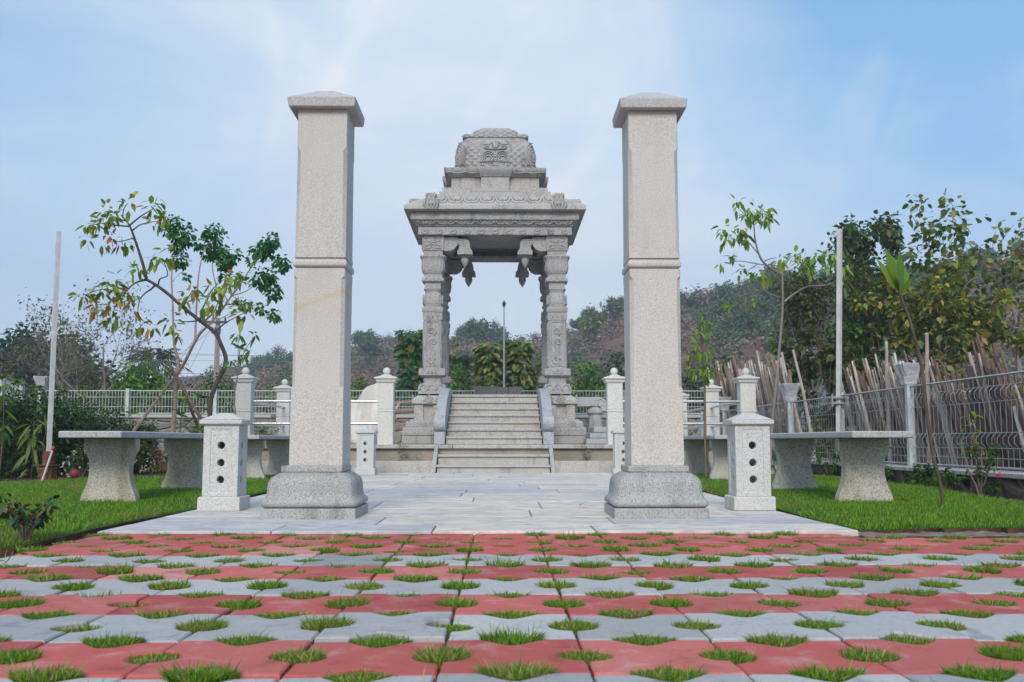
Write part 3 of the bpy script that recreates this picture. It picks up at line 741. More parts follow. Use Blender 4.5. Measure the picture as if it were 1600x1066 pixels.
# columns
CX = hw(97, 600)
pc = lambda py: zat(py, YC-CX-.17, 680)
ph = lambda px: px/1540*18.05
def column(px_, py_):
    cx, cy = XC+px_*CX, YC+py_*CX
    c = MB()
    c.sq(cx, cy, [(zfl, ph(21)), (pc(611), ph(21)), (pc(610.5), ph(19.5))])
    c.sup(cx, cy, [(pc(611), ph(19.5), 9), (pc(607), ph(20), 8), (pc(602), ph(17.5), 7), (pc(598), ph(14), 7)], 40)
    t = MB()
    for k in range(3):
        x0 = (k-1)*ph(13)
        t.tube([(x0-ph(6), -ph(20)-.004, pc(610)), (x0-ph(5), -ph(19.2), pc(604.5)), (x0, -ph(17.6), pc(600.5)), (x0+ph(5), -ph(19.2), pc(604.5)), (x0+ph(6), -ph(20)-.004, pc(610))], .018, 6)
    for k in range(4): c.merge(t, Matrix.Translation((cx, cy, 0)) @ Matrix.Rotation(k*math.pi/2, 4, 'Z'))
    o = obj('column_base', c, M['temple'], T, smooth=40, bevel=.006)
    s = MB()
    s.sq(cx, cy, [(pc(598), ph(13)), (pc(589), ph(13)), (pc(588), ph(17.5)), (pc(586.5), ph(20)), (pc(577.5), ph(20)), (pc(576), ph(18.5)), (pc(575.5), ph(14.6))])
    s.sq(cx, cy, [(pc(575.5), ph(14.2), None, .02), (pc(500), ph(13.8), None, .02)])
    s.sq(cx, cy, [(pc(500), ph(14.6)), (pc(488), ph(14.8))])
    s.sq(cx, cy, [(pc(488), ph(15.2)), (pc(486.5), ph(16.4)), (pc(481), ph(16.4)), (pc(479.5), ph(15))])
    def relief(t):
        f = -ph(14.0)-.002; W = ph(9.5)
        t.tube([(-W, f, pc(572)), (-W, f, pc(503)), (W, f, pc(503)), (W, f, pc(572)), (-W, f, pc(572))], .012, 5)
        # S-scroll: two spirals on a stem with leaves
        def spiral(cx2, cz, r0, turns, d, st):
            return [(cx2 + d*r0*(1-.8*u)*math.cos(st+turns*2*math.pi*u), f, cz + r0*(1-.8*u)*math.sin(st+turns*2*math.pi*u)) for u in np.linspace(0,1,20)]
        t.tube(spiral(-.01, pc(517), .075, 1.6, 1, -1.2), np.linspace(.024,.013,20).tolist(), 6)
        t.tube(spiral(.015, pc(534), .072, 1.6, -1, -.6), np.linspace(.024,.013,20).tolist(), 6)
        zz = np.linspace(0, 1, 14)
        for off in (-.022, 0, .022):
            t.tube([(-.065+.125*u**1.2+off+.03*math.sin(u*5), f, pc(536) + (pc(562)-pc(536))*u) for u in zz], (.015*np.ones(14)).tolist(), 6)
        t.tube(spiral(-.015, pc(564), .08, 1.3, 1, .4), np.linspace(.024,.013,20).tolist(), 6)
        for a, b in ((-.05,507),(.06,509),(.075,548),(-.08,553),(.07,566)):
            t.tube([(a, f, pc(b)), (a*.6, f-.006, pc(b+4)), (a*.3, f, pc(b+5))], [.004,.014,.004], 6)
        for x0 in (-.09, 0, .09): t.tube([(x0, -ph(14.7), pc(490)), (x0+.012, -ph(14.7)-.006, pc(494)), (x0, -ph(14.7), pc(498)), (x0-.012, -ph(14.7)-.006, pc(494)), (x0, -ph(14.7), pc(490))], .011, 5)
        for x0 in (-.07, 0, .07): t.tube([(x0, -ph(20)-.002, pc(584)), (x0, -ph(20)-.005, pc(580))], .018, 6)
    t = MB(); relief(t)
    for k in range(4): s.merge(t, Matrix.Translation((cx, cy, 0)) @ Matrix.Rotation(k*math.pi/2, 4, 'Z'))
    obj('column_shaft', s, M['temple'], T, smooth=40, bevel=.005)
    k = MB()
    k.sup(cx, cy, [(pc(480), ph(14), 5), (pc(477), ph(14.8), 4), (pc(470), ph(16.2), 3.6), (pc(464), ph(15.4), 3.6), (pc(459), ph(12.6), 4), (pc(456.5), ph(12), 4), (pc(454), ph(13), 5), (pc(451), ph(14.6), 6), (pc(450.5), ph(12.6), 8)], 40)
    k.sq(cx, cy, [(pc(451), ph(12.3)), (pc(440.5), ph(12.5))])
    k.sq(cx, cy, [(pc(441), ph(14.2)), (pc(439.5), ph(16.6)), (pc(435.5), ph(16.4)), (pc(432), ph(14.2))])
    k.sq(cx, cy, [(pc(432), ph(14.2)), (pc(428.5), ph(14.4))])
    t = MB()
    for x0 in (-.11, 0, .11): t.tube([(x0-.045, -ph(16.5), pc(439)), (x0, -ph(16.2), pc(434)), (x0+.045, -ph(16.5), pc(439))], .012, 5)
    for x0 in (-.12,-.04,.04,.12): t.tube([(x0-.035, -ph(15.2), pc(475)), (x0, -ph(14)-.01, pc(461)), (x0+.035, -ph(15.2), pc(475))], .011, 5)
    for q in range(4): k.merge(t, Matrix.Translation((cx, cy, 0)) @ Matrix.Rotation(q*math.pi/2, 4, 'Z'))
    # fluted lotus capital
    rs = []
    for py, h, p in ((428.5,14.2,6),(427,15.4,6),(423,17.2,5),(416,18.2,5),(408,17.6,5.5),(404,18.6,6),(401,20.4,7),(399.8,20.0,7),(399.5,15.6,8)):
        r = []
        for i in range(96):
            k_, f = divmod(i, 24); f = (f+.5)/12-1; fl = 1 + (.035*math.cos(f*math.pi*6) if 402 < py < 427 else (.03*math.cos(f*math.pi*4) if py <= 402 and py > 399.6 else 0))
            rr_ = (abs(f)**p+1)**(-1/p)*ph(h)*fl; x_, y_ = ((f*rr_, -rr_), (rr_, f*rr_), (-f*rr_, rr_), (-rr_, -f*rr_))[k_]; r.append((cx+x_, cy+y_, pc(py)))
        rs.append(r)
    k.rings(rs); k.sq(cx, cy, [(pc(399.6), ph(15)), (pc(392.5), ph(15.2))])
    obj('column_capital', k, M['temple'], T, smooth=35, bevel=.004)
    # bracket block with arms turned inwards, each ending in a hanging bud
    b = MB(); zt, zl_ = zat(368.5, YC-CX-.18), pc(392)
    b.sq(cx, cy, [(zl_, ph(16)), (zl_+.015, ph(16.8)), (zt, ph(16.8))])
    def flower(t):
        f = -ph(16.8)-.003; c0 = (zt+zl_)/2
        for a in (.785, 2.356, 3.927, 5.498):
            ca, sa = math.cos(a), math.sin(a)
            t.tube([(.02*ca, f, c0+.015*sa), (.13*ca-.05*sa, f, c0+.10*sa+.035*ca), (.185*ca, f, c0+.135*sa), (.13*ca+.05*sa, f, c0+.10*sa-.035*ca), (.02*ca, f, c0+.015*sa)], .014, 5)
        t.tube([(0, f, c0+.02), (.02, f, c0+.10), (0, f, c0+.125), (-.02, f, c0+.10), (0, f, c0+.02)], .011, 5)
    t = MB(); flower(t)
    for q in range(4): b.merge(t, Matrix.Translation((cx, cy, 0)) @ Matrix.Rotation(q*math.pi/2, 4, 'Z'))
    for ax in 'xy':
        s = -px_ if ax == 'x' else -py_
        w2 = ph(13.5)
        def pl(poly, a=1):
            t = MB(); t.prism(poly, 'y', -w2, w2)
            Mx = Matrix.Translation((cx, cy, 0)) @ (Matrix.Identity(4) if ax == 'x' else Matrix.Rotation(math.pi/2, 4, 'Z')) @ Matrix.Diagonal((s, 1, 1, 1))
            b.merge(t, Mx); return Mx
        x0 = ph(16.8); hh = zt-zl_
        pl([(x0, zt-.02), (x0+.25, zt-.02), (x0+.262, zt-.12), (x0+.24, zl_+.10), (x0+.19, zl_+.04), (x0+.12, zl_), (x0, zl_)])
        xb = x0+.25
        Mx = pl([(xb, zt-.05), (xb+.15, zt-.05), (xb+.20, zt-.08), (xb+.225, zt-.14), (xb+.23, zl_+.05), (xb+.27, zl_-.0), (xb+.275, zl_-.06), (xb-.005, zl_-.06), (xb-.005, zl_+.0), (xb+.03, zl_+.06)])
        t = MB(); bx = xb+.13
        t.lathe(bx, 0, [(zl_-.06, .085), (zl_-.085, .085), (zl_-.09, .065), (zl_-.12, .078), (zl_-.16, .076), (zl_-.21, .055), (zl_-.26, .022), (zl_-.29, .006)], 16)
        f = -w2-.003
        for rr in (.05,.085,.12): t.tube([(xb+.05+rr*math.cos(a), f, zl_+.06+rr*1.2*math.sin(a)) for a in np.linspace(.2, 2.3, 10)], .011, 5)
        t.tube([(x0+.04+.05*math.cos(a), f, (zt+zl_)/2+.03+.06*math.sin(a)) for a in np.linspace(-1.3, 1.6, 10)], .011, 5)
        b.merge(t, Mx)
    obj('bracket', b, M['temple'], T, smooth=35, bevel=.005)
for sx, sy in ((-1,-1),(1,-1),(-1,1),(1,1)): column(sx, sy)
# architrave beams and coffered ceiling
zt = zat(368.5, YC-CX-.18); hb = hw(120, 361); zb1 = tz_(355, hb)
m = MB()
def beams(t):
    t.box(-hb, hb, -hb, -hb+.55, zt, zb1)
    n = 11
    for k in range(n):
        x = -hb + (k+.5)*2*hb/n
        t.tube([(x+.055*math.cos(a), -hb-.004, (zt+zb1)/2 + .055*math.sin(a)) for a in np.linspace(2.6, 6.8, 10)], .017, 5)
        t.tube([(x-.02, -hb-.003, (zt+zb1)/2-.01), (x+.02, -hb-.003, (zt+zb1)/2+.02)], .017, 5)
t = MB(); beams(t); m.merge(t, Matrix.Translation((XC,YC,0))); m.merge(t, Matrix.Translation((XC,YC,0)) @ Matrix.Rotation(math.pi, 4, 'Z'))
t = MB(); t.box(-hb+.001, hb-.001, -hb+.55, -hb+.551, zt, zb1)
t2 = MB()
t2.box(-hb, hb, -hb, -hb+.5, zt, zb1)
tm = MB(); tm.box(-hb, -hb+.55, -hb+.55, hb-.55, zt, zb1); tm.box(hb-.55, hb, -hb+.55, hb-.55, zt, zb1); m.merge(tm, Matrix.Translation((XC,YC,0)))
obj('architrave', m, M['temple'], T, smooth=30, bevel=.005)
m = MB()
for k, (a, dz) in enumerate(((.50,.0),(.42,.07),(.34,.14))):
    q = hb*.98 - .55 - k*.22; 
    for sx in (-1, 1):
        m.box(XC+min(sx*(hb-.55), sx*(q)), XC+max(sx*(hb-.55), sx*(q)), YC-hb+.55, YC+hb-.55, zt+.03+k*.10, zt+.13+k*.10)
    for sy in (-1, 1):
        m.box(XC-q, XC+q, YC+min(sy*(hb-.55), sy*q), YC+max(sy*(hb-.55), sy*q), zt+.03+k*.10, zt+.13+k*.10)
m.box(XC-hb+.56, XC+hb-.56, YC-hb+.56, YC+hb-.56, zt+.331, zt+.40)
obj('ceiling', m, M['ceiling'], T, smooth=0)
# curved cornice
hk0, hk1 = hw(121.5, 354), hw(131, 340); zk0, zk1, zk2 = zb1, tz_(343, hk1), tz_(330.5, hk1)
m = MB(); d = hk1-hk0
m.sq(XC, YC, [(zk0, hk0-.02), (zk0+.02, hk0+.01), (zk0+.045, hk0+.01), (zk0+.05, hk0-.005), (zk0+(zk1-zk0)*.35, hk0+d*.12), (zk0+(zk1-zk0)*.7, hk0+d*.45), (zk1-.01, hk1-.03), (zk1, hk1), (zk1+.05, hk1+.01), (zk2, hk1-.01)])
def scal(t):
    n = 8
    for k in range(n):
        x = -hk0 + (k+.5)*2*hk0/n; y = lambda u: -(hk0+d*(.12+.75*u**1.3))-.006
        zq = lambda u: zk0+(zk1-zk0)*(.35+.6*u)
        w_ = 2*hk0/n*.46
        t.tube([(x-w_, y(.75), zq(.75)), (x-w_*.8, y(.3), zq(.3)), (x-w_*.35, y(.12), zq(.12)), (x, y(.35), zq(.35)), (x+w_*.35, y(.12), zq(.12)), (x+w_*.8, y(.3), zq(.3)), (x+w_, y(.75), zq(.75))], .021, 6)
        t.tube([(x-w_*.6, y(.7), zq(.7)), (x-w_*.3, y(.35), zq(.35)), (x, y(.6), zq(.6)), (x+w_*.3, y(.35), zq(.35)), (x+w_*.6, y(.7), zq(.7))], .015, 6)
ring4(m, scal); obj('cornice', m, M['temple'], T, smooth=35, bevel=.004)
# eave slab with lotus-petal slope
he = hw(142.5, 323); ze0, ze1 = tz_(328, he), tz_(319.5, he)
hs = he-.42; zs1 = ze1+.25
m = MB(); m.sq(XC, YC, [(zk2, hk1-.03), (ze0+.0, he-.05), (ze0+.015, he), (ze1-.02, he), (ze1, he-.012), (ze1+.014, he-.035), (ze1+(zs1-ze1)*.35, he-.035-(he-.035-hs)*.30), (zs1-.02, hs+.02), (zs1, hs)])
def petals(t):
    n = 8
    def S(u): # along the slope, 0 at eave edge
        return -(he-.06 - u*(he-.06-hs)) - .006, ze1+.015 + u*(zs1-ze1-.015) + .012*math.sin(math.pi*u) + .008
    for k in range(n):
        x = -hs*.94 + (k+.5)*2*hs*.94/n; w_ = 2*hs*.94/n*.47
        for sc, r in ((1,.024),(.66,.016)):
            pts = []
            for a in np.linspace(0, 1, 13):
                xx = (a*2-1)*w_*sc; u = .95-.85*sc*(1-abs(a*2-1)**4)**.5 + (.12*math.exp(-((a-.5)/.1)**2))
                y_, z_ = S(min(1,max(0,u))); pts.append((x+xx, y_, z_))
            t.tube(pts, r, 6)
ring4(m, petals); obj('eave', m, M['temple_light'], T, smooth=35, bevel=.005)
for sx in (-1, 1):
    for sy in (-1, 1):     # carved lotus blocks near the eave corners (each face)
        for ax in (0, 1):
            t = MB(); W = .125
            t.box(-W, W, -.10, .20, 0, .20); t.box(-W*.8, W*.8, -.11, .22, .18, .29)
            for k in range(-2, 3): t.tube([(k*.052, -.105, .02), (k*.062, -.122, .10), (k*.05, -.11, .19)], [.014,.027,.016], 7)
            for k in (-1, 0, 1): t.tube([(k*.055, -.11, .19), (k*.075, -.125, .25), (k*.05, -.115, .30)], [.014,.024,.012], 7)
            t.sphere((0,-.105,.10), .045, 10, 6)
            pos = Matrix.Translation((XC,YC,0)) @ Matrix.Rotation(0 if ax == 0 else math.pi/2, 4, 'Z') @ Matrix.Diagonal((sx, 1, 1, 1)) @ (Matrix.Identity(4) if sy < 0 else Matrix.Rotation(math.pi, 4, 'Z')) @ Matrix.Translation((hw(97, 320), -(he-(.075 if ax == 0 else .20)), ze0+.01))
            o = MB(); o.merge(t, pos); obj('corner_ornament', o, M['temple_light'], T, smooth=40, bevel=.008)
# upper storey
h5 = hw(87, 300); z5a, z5b = zs1-.02, tz_(299.5, h5)
m = MB(); m.sq(XC, YC, [(z5a, h5+.03), (z5b-.06, h5+.03), (z5b-.05, h5), (z5b, h5)]); obj('upper_band', m, M['temple_light'], T, bevel=.006)
h6 = hw(82.5, 296); z6 = tz_(293.4, h6)
m = MB(); m.sq(XC, YC, [(z5b, h6), (z6, h6)])
ring4(m, lambda t: t.box(-.45, .45, -h6-.05, -h6+.2, z5b+.001, z6-.012)); obj('upper_step', m, M['temple_light'], T, bevel=.006)
h7 = hw(67.5, 285); z7 = tz_(277.5, h7)
m = MB(); m.sq(XC, YC, [(z6, h7), (z7, h7)])
def proj(t):
    t.box(-.265, .265, -h7-.11, -h7+.1, z6, z7+.02); t.box(-h7-.012, -h7+.16, -h7-.012, -h7+.16, z6, z7)
    for x in (-h7*.62, h7*.62): t.box(x-.14, x+.14, -h7-.014, -h7+.1, z6, z7)
ring4(m, proj); obj('upper_wall', m, M['temple_light'], T, bevel=.005)
h8 = hw(80, 266); z8 = tz_(262, h8)
m = MB(); pr = [(0, -.10), (.15, -.085), (.3, -.05), (.55, -.015), (.75, 0), (1, 0)]
m.sq(XC, YC, [(z7+.001+(z8-z7)*a, h8+b) for a, b in pr])
def pc2(t):
    rs = []
    for a, b in pr:
        zq = z7-.015+(z8-z7+.022)*a; rs.append([(-.29-b*.3-.03,-h8-.07-b*.8,zq),(.29+b*.3+.03,-h8-.07-b*.8,zq),(.29+b*.3+.03,-h8+.2,zq),(-.29-b*.3-.03,-h8+.2,zq)])
    t.rings(rs)
    t.tube([(x, -h8+.02-.006, z7+(z8-z7)*(.38+.07*math.cos(x*22))) for x in np.linspace(-h8+.03, -.36, 24)], .014, 5)
    t.tube([(x, -h8+.02-.006, z7+(z8-z7)*(.38+.07*math.cos(x*22))) for x in np.linspace(.36, h8-.03, 24)], .014, 5)
ring4(m, pc2); obj('upper_cornice', m, M['temple'], T, smooth=35, bevel=.005)
# dome: rounded square, scale lattice carved into it
z9a, hd = z8+.002, hw(62, 245); z9b = tz_(215, hd*.85)
rs = []; NA, NZ = 480, 80
dprof = [(0,.955),(.08,.985),(.2,1.0),(.45,1.0),(.62,.985),(.75,.94),(.87,.87),(.95,.82),(1,.80)]
def dp(u):
    for (a,b),(c_,d_) in zip(dprof, dprof[1:]):
        if u <= c_: return b + (d_-b)*(u-a)/(c_-a)
    return dprof[-1][1]
for j in range(NZ+1):
    u = j/NZ; h = hd*dp(u); r = []
    for i in range(NA):
        p = 13; k_, f = divmod(i, NA//4); f = (f+.5)/(NA//8)-1          # position across the face, -1..1
        rr_ = (abs(f)**p+1)**(-1/p); x, y = ((f*rr_, -rr_), (rr_, f*rr_), (-f*rr_, rr_), (-rr_, -f*rr_))[k_]
        lat = abs(math.sin((f*hd/.15 + u*(z9b-z9a)/.12)*math.pi))*abs(math.sin((f*hd/.15 - u*(z9b-z9a)/.12)*math.pi))
        mask = 1 if (.30 < abs(f) < .74 and .03 < u < .90) else 0
        d = .025*lat*mask
        r.append((XC+(h+d)*x, YC+(h+d)*y, z9a+(z9b-z9a)*u))
    rs.append(r)
m = MB(); m.rings(rs)
def domeorn(t):
    Hd = z9b-z9a; f = -hd-.004
    zz = lambda u: z9a+Hd*u
    ysf = lambda u: -hd*dp(u)-.006
    # crowned mask in the middle: curls, brow lobes, teeth row
    for s in (-1, 1):
        t.tube([(s*(.03+.20*math.sin(a)*.9), ysf(.6)-.012, zz(.62)+.10*Hd*4*(1-math.cos(a))*.12+.0) for a in np.linspace(0, 2.6, 14)], .014, 7)
        t.tube([(s*.06, ysf(.88)-.01, zz(.86)), (s*.13, ysf(.8)-.02, zz(.76)), (s*.22, ysf(.8)-.02, zz(.78)), (s*.25, ysf(.88)-.015, zz(.88)), (s*.21, ysf(.9)-.01, zz(.91))], [.014,.02,.022,.018,.01], 7)
        for q, rr in enumerate((.145,.115,.08)):
            t.tube([(s*.135+rr*math.cos(a), ysf(.4)-.008, zz(.27)+rr*1.35*math.sin(a)) for a in np.linspace(.0, math.pi, 14)], .013, 6)
        for k in range(5): t.tube([(s*(.05+k*.052), ysf(.3)-.01, zz(.33-.012*k)), (s*(.075+k*.052), ysf(.25)-.022, zz(.27-.01*k)), (s*(.065+k*.052), ysf(.2)-.01, zz(.23))], [.01,.02,.008], 6)
        t.tube([(s*(.02+.24*u), ysf(.15)-.01, zz(.17-.05*math.sin(u*math.pi))) for u in np.linspace(0,1,8)], .015, 6)
        # concentric scroll at each corner
        for rr in (.05,.09,.13,.17):
            t.tube([(s*(hd*.965-rr*math.cos(a)*.95), -hd*dp(.46+rr*1.5*math.sin(a)/Hd)*(1-abs((hd*.965-rr*math.cos(a)*.95)/hd)**13)**(1/13)-.004, zz(.46)+rr*1.5*math.sin(a)) for a in np.linspace(-1.45, 1.45, 14)], .012, 6)
        t.tube([(s*hd*.80, ysf(.1)-.005, zz(.03)), (s*hd*.76, ysf(.15)-.008, zz(.12)), (s*hd*.82, ysf(.2)-.008, zz(.19)), (s*hd*.9, ysf(.2)-.005, zz(.15))], .014, 6)
    t.tube([(0, ysf(.95)-.006, zz(.93)), (0, ysf(.8)-.03, zz(.78)), (0, ysf(.65)-.02, zz(.64)), (0, ysf(.55)-.006, zz(.57))], [.03,.075,.05,.008], 8)
    t.box(-.27, .27, -hd-.012, -hd+.1, z9a, z9a+Hd*.10)
    t.tube([(-.28, ysf(.5)-.004, zz(.12)), (-.28, ysf(.6)-.004, zz(.7)), (-.28, ysf(.88)-.004, zz(.88))], .009, 5); t.tube([(.28, ysf(.5)-.004, zz(.12)), (.28, ysf(.6)-.004, zz(.7)), (.28, ysf(.88)-.004, zz(.88))], .009, 5)
ring4(m, domeorn); obj('dome', m, M['temple'], T, smooth=40)
h10 = hw(50.5, 214); z10 = tz_(210, h10)
m = MB(); dz = max(.10, z10-z9b)
m.sq(XC, YC, [(z9b, h10-.03), (z9b+.01, h10), (z9b+dz*.45, h10-.004), (z9b+dz*.8, h10-.04), (z9b+dz, h10-.09)])
def pet2(t):
    for k in range(7):
        x = -h10+.07 + k*(2*h10-.14)/6
        t.tube([(x-.07, -h10-.002, z9b+.02), (x-.045, -h10+.004, z9b+dz*.5), (x, -h10+.03, z9b+dz*.75), (x+.045, -h10+.004, z9b+dz*.5), (x+.07, -h10-.002, z9b+.02)], .018, 6)
ring4(m, pet2); obj('dome_collar', m, M['temple'], T, smooth=35, bevel=.005)
h11 = hw(34.6, 208); zc0 = z9b+dz; zc1 = tz_(201.2, h11*.8)+.02; dz2 = max(.12, zc1-zc0)
m = MB(); m.sq(XC, YC, [(zc0-.002, h11-.03), (zc0+.02, h11), (zc0+.05, h11), (zc0+dz2*.55, h11*.9), (zc0+dz2*.9, h11*.70), (zc0+dz2, h11*.68), (zc0+dz2+.012, h11*.66)])
def pet3(t):
    for k in range(5):
        x = -h11*.8 + k*h11*.4
        t.tube([(x-.07, -h11-.001, zc0+.05), (x-.05, -h11*.95, zc0+dz2*.4), (x, -h11*.88, zc0+dz2*.62), (x+.05, -h11*.95, zc0+dz2*.4), (x+.07, -h11-.001, zc0+.05)], .018, 6)
ring4(m, pet3); obj('dome_cap', m, M['temple'], T, smooth=35, bevel=.005)
# carved water spout on the right flank
m = MB(); xs = [(2.0,1.19),(2.3,1.195),(2.5,1.19),(2.62,1.16),(2.69,1.10),(2.70,1.02)]
xr = h4
spt = [(xr-.1, 1.17), (xr+.1, 1.17), (xr+.32, 1.18), (xr+.46, 1.16), (xr+.54, 1.09), (xr+.55, 1.0)]
m.prism([(xr-.1,1.08),(xr-.1,1.25),(xr+.40,1.26),(xr+.50,1.235),(xr+.565,1.17),(xr+.58,1.07),(xr+.56,1.0),(xr+.47,1.0),(xr+.45,1.06),(xr+.42,1.09),(xr+.34,1.09)], 'y', YC-1.12, YC-.88); m.tube([(xr+.44+.06*math.cos(a), YC-1.125, 1.16+.06*math.sin(a)) for a in np.linspace(0,5.5,16)], .012, 5); m.lathe(xr+.36, YC-1.0, [(TZ,.16),(.93,.12),(.97,.16),(1.03,.16),(1.06,.11),(1.12,.09)], 14)
obj('water_spout', m, M['balus'], T, smooth=40, bevel=.02)
# ================================================================== TERRACE RAILING
def rail_post(x, y, label, z0=TZ):
    e = empty('railing_post', (x, y, z0), label, 'post', 'ball topped granite posts of the terrace railing')
    h = .115; zc = 1.37
    m = MB(); m.sq(x, y, [(z0, h, None, .006), (.875, h, None, .006), (.88, h-.006, None, .006), (.885, h-.006, None, .006), (.89, h+.005, None, .006), (.915, h+.005, None, .006), (.92, h-.006, None, .006), (.925, h-.006, None, .006), (.93, h, None, .006), (zc-.05, h, None, .006)])
    obj('shaft', m, M['post'], e, smooth=30)
    m = MB(); m.sq(x, y, [(zc-.05, h+.015), (zc-.03, h+.028), (zc-.005, h+.03), (zc, h+.045), (zc+.012, h+.055), (zc+.028, h+.05), (zc+.05, .09), (zc+.07, .055), (zc+.078, .03)]); obj('cap', m, M['post'], e, smooth=30, bevel=.004)
    m = MB(); m.sphere((x, y, zc+.122), .058, 20, 12); obj('ball_finial', m, M['post'], e, smooth=60)
    return e
YR = 14.72
P0 = rail_post(-3.70, YR, 'ball topped granite railing post at the front left terrace corner, behind the left bench')
posts = [(-1.60, YR, 'ball topped granite railing post left of the pavilion beside the canvas sheet'),
         (1.80, YR, 'ball topped granite railing post right of the pavilion, partly behind the right gate pillar'),
         (3.78, YR, 'ball topped granite railing post at the front right terrace corner, behind the right lamp bollard'),
         (-3.72, 17.5, 'ball topped granite railing post second along the left terrace side'),
         (3.82, 17.35, 'ball topped granite railing post second along the right terrace side'),
         (3.80, 20.2, 'ball topped railing post farthest back, beside the right gate pillar')]
for x, y, lb in posts: dup(P0, (x, y, TZ), label=lb)
def rail(p, q, label):
    m = MB(); m.tube([p, q], .021, 10)
    for a, b in ((p, q), (q, p)):
        d = (Vector(b)-Vector(a)).normalized(); m.tube([Vector(a), Vector(a)+d*.012], .036, 12)
    o = obj('steel_rail', m, M['steel'], base=p, smooth=40); tag(o, label, 'rail', 'steel rails between the granite railing posts')
for z, nm in ((1.045, 'upper'), (.715, 'lower')):
    rail((-3.585, YR, z), (-1.715, YR, z), f'{nm} steel rail along the terrace front left of the pavilion')
    rail((1.915, YR, z), (3.665, YR, z), f'{nm} steel rail along the terrace front right of the pavilion')
    rail((-3.71, YR+.115, z), (-3.71, 17.385, z), f'{nm} steel rail running back along the left terrace side')
    rail((3.80, YR+.115, z), (3.80, 17.235, z), f'{nm} steel rail running back along the right terrace side, nearer span')
    rail((3.81, 17.465, z), (3.80, 20.085, z), f'{nm} steel rail running back along the right terrace side, farther span')

# ================================================================== FENCES AND WALLS
def wirepanel(p, q, z0, z1, sp, r, bends, mat, parent, rails, rr):
    p, q = Vector((p[0],p[1],0)), Vector((q[0],q[1],0)); d = q-p; Ln = d.length; d.normalize(); nrm = Vector((-d.y, d.x, 0))
    m = MB(); n = int(Ln/sp); H = z1-z0
    prof = [(0,0)]
    for b in bends: prof += [(b-.085,0),(b-.03,.042),(b+.03,.042),(b+.085,0)] if H > .7 else []
    prof.append((1,0))
    for i in range(n+1):
        a = p + d*(Ln*i/max(n,1))
        m.tube([a + nrm*o + Vector((0,0,z0+H*u)) for u, o in prof], r, 4 if bends else 3, cap=False)
    for u in rails: m.tube([p + Vector((0,0,z0+H*u)), q + Vector((0,0,z0+H*u))], rr if u in (0, 1) else r*1.2, 4)
    return obj('wire_panel', m, mat, parent, smooth=0, fix=False)
def fence(pts, z0, z1, sp, r, bends, mat, label, rails, rr, pw, posts=True, skip=()):
    e = empty('wire_fence', (pts[0][0], pts[0][1], z0), label, 'fence')
    for i, (p, q) in enumerate(zip(pts, pts[1:])):
        if i not in skip: wirepanel(p, q, z0+.03, z1, sp, r, bends, mat, e, rails, rr)
    for p in pts:
        m = MB(); m.box(p[0]-pw, p[0]+pw, p[1]-pw, p[1]+pw, z0, z1+.05); obj('post', m, M['white_wire'] if mat is M['white_wire'] else M['galv_post'], e, bevel=.004)
    return e
FX = 4.52
fpts = [(FX+.05, 5.8), (FX+.02, 8.15), (FX, 10.62), (FX, 12.78), (FX-.02, 14.95), (FX-.03, 17.1), (FX-.03, 19.3), (FX-.03, 21.4)]
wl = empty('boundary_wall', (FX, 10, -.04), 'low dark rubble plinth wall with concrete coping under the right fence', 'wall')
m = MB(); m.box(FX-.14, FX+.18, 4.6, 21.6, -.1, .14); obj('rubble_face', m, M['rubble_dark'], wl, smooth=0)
m = MB(); m.box(FX-.165, FX+.2, 4.6, 21.6, .141, .185); obj('coping', m, M['concrete'], wl, bevel=.008)
fence(fpts, .185, 1.04, .092, .0028, (.295,.805), M['galv'], 'grey galvanised wire fence with folded mesh, right of the lawn, in front of the sticks', (0,.10,.21,.38,.72,.89,1), .011, .036)
# back wall and fences
BY = 24.0
bw = empty('boundary_wall', (0, BY, -.09), 'long grey rubble stone wall with pale coping across the back of the garden', 'wall')
m = MB(); m.box(-11.1, 22, BY, BY+.3, -.1, 1.02); obj('rubble_face', m, M['rubble'], bw, smooth=0)
m = MB(); m.box(-11.15, 22, BY-.04, BY+.34, 1.021, 1.10); obj('coping', m, M['concrete'], bw, bevel=.01)
bp = [(-11.1 + 2.13*i, BY+.15) for i in range(16)]
fence(bp, 1.10, 1.68, .075, .0062, (), M['white_wire'], 'white wire fence on top of the stone wall across the back of the garden', (0,.3,.72,1), .013, .04)
lw = empty('boundary_wall', (-10.2, 19, -.09), 'grey stone side wall on the far left under a white fence', 'wall')
def slabline(p, q, t, z0, z1):
    p, q = Vector(p), Vector(q); d = (q-p).normalized(); n = Vector((-d.y, d.x))*t/2
    m = MB(); m.prism([(p+n)[:], (q+n)[:], (q-n)[:], (p-n)[:]], 'z', z0, z1); return m
obj('rubble_face', slabline((-11.1,24), (-7.6,12.0), .3, -.1, 1.06), M['rubble'], lw, smooth=0)
obj('coping', slabline((-11.1,24), (-7.6,12.0), .36, 1.061, 1.12), M['concrete'], lw, bevel=.01)
lp = [(-11.1 + 3.5*i/6*1.0 + .001, 24 - 12*i/6) for i in range(1, 7)]
fence(lp, 1.12, 1.70, .075, .0062, (), M['white_wire'], 'white wire fence on the side wall at the far left edge', (0,.3,.72,1), .013, .05)

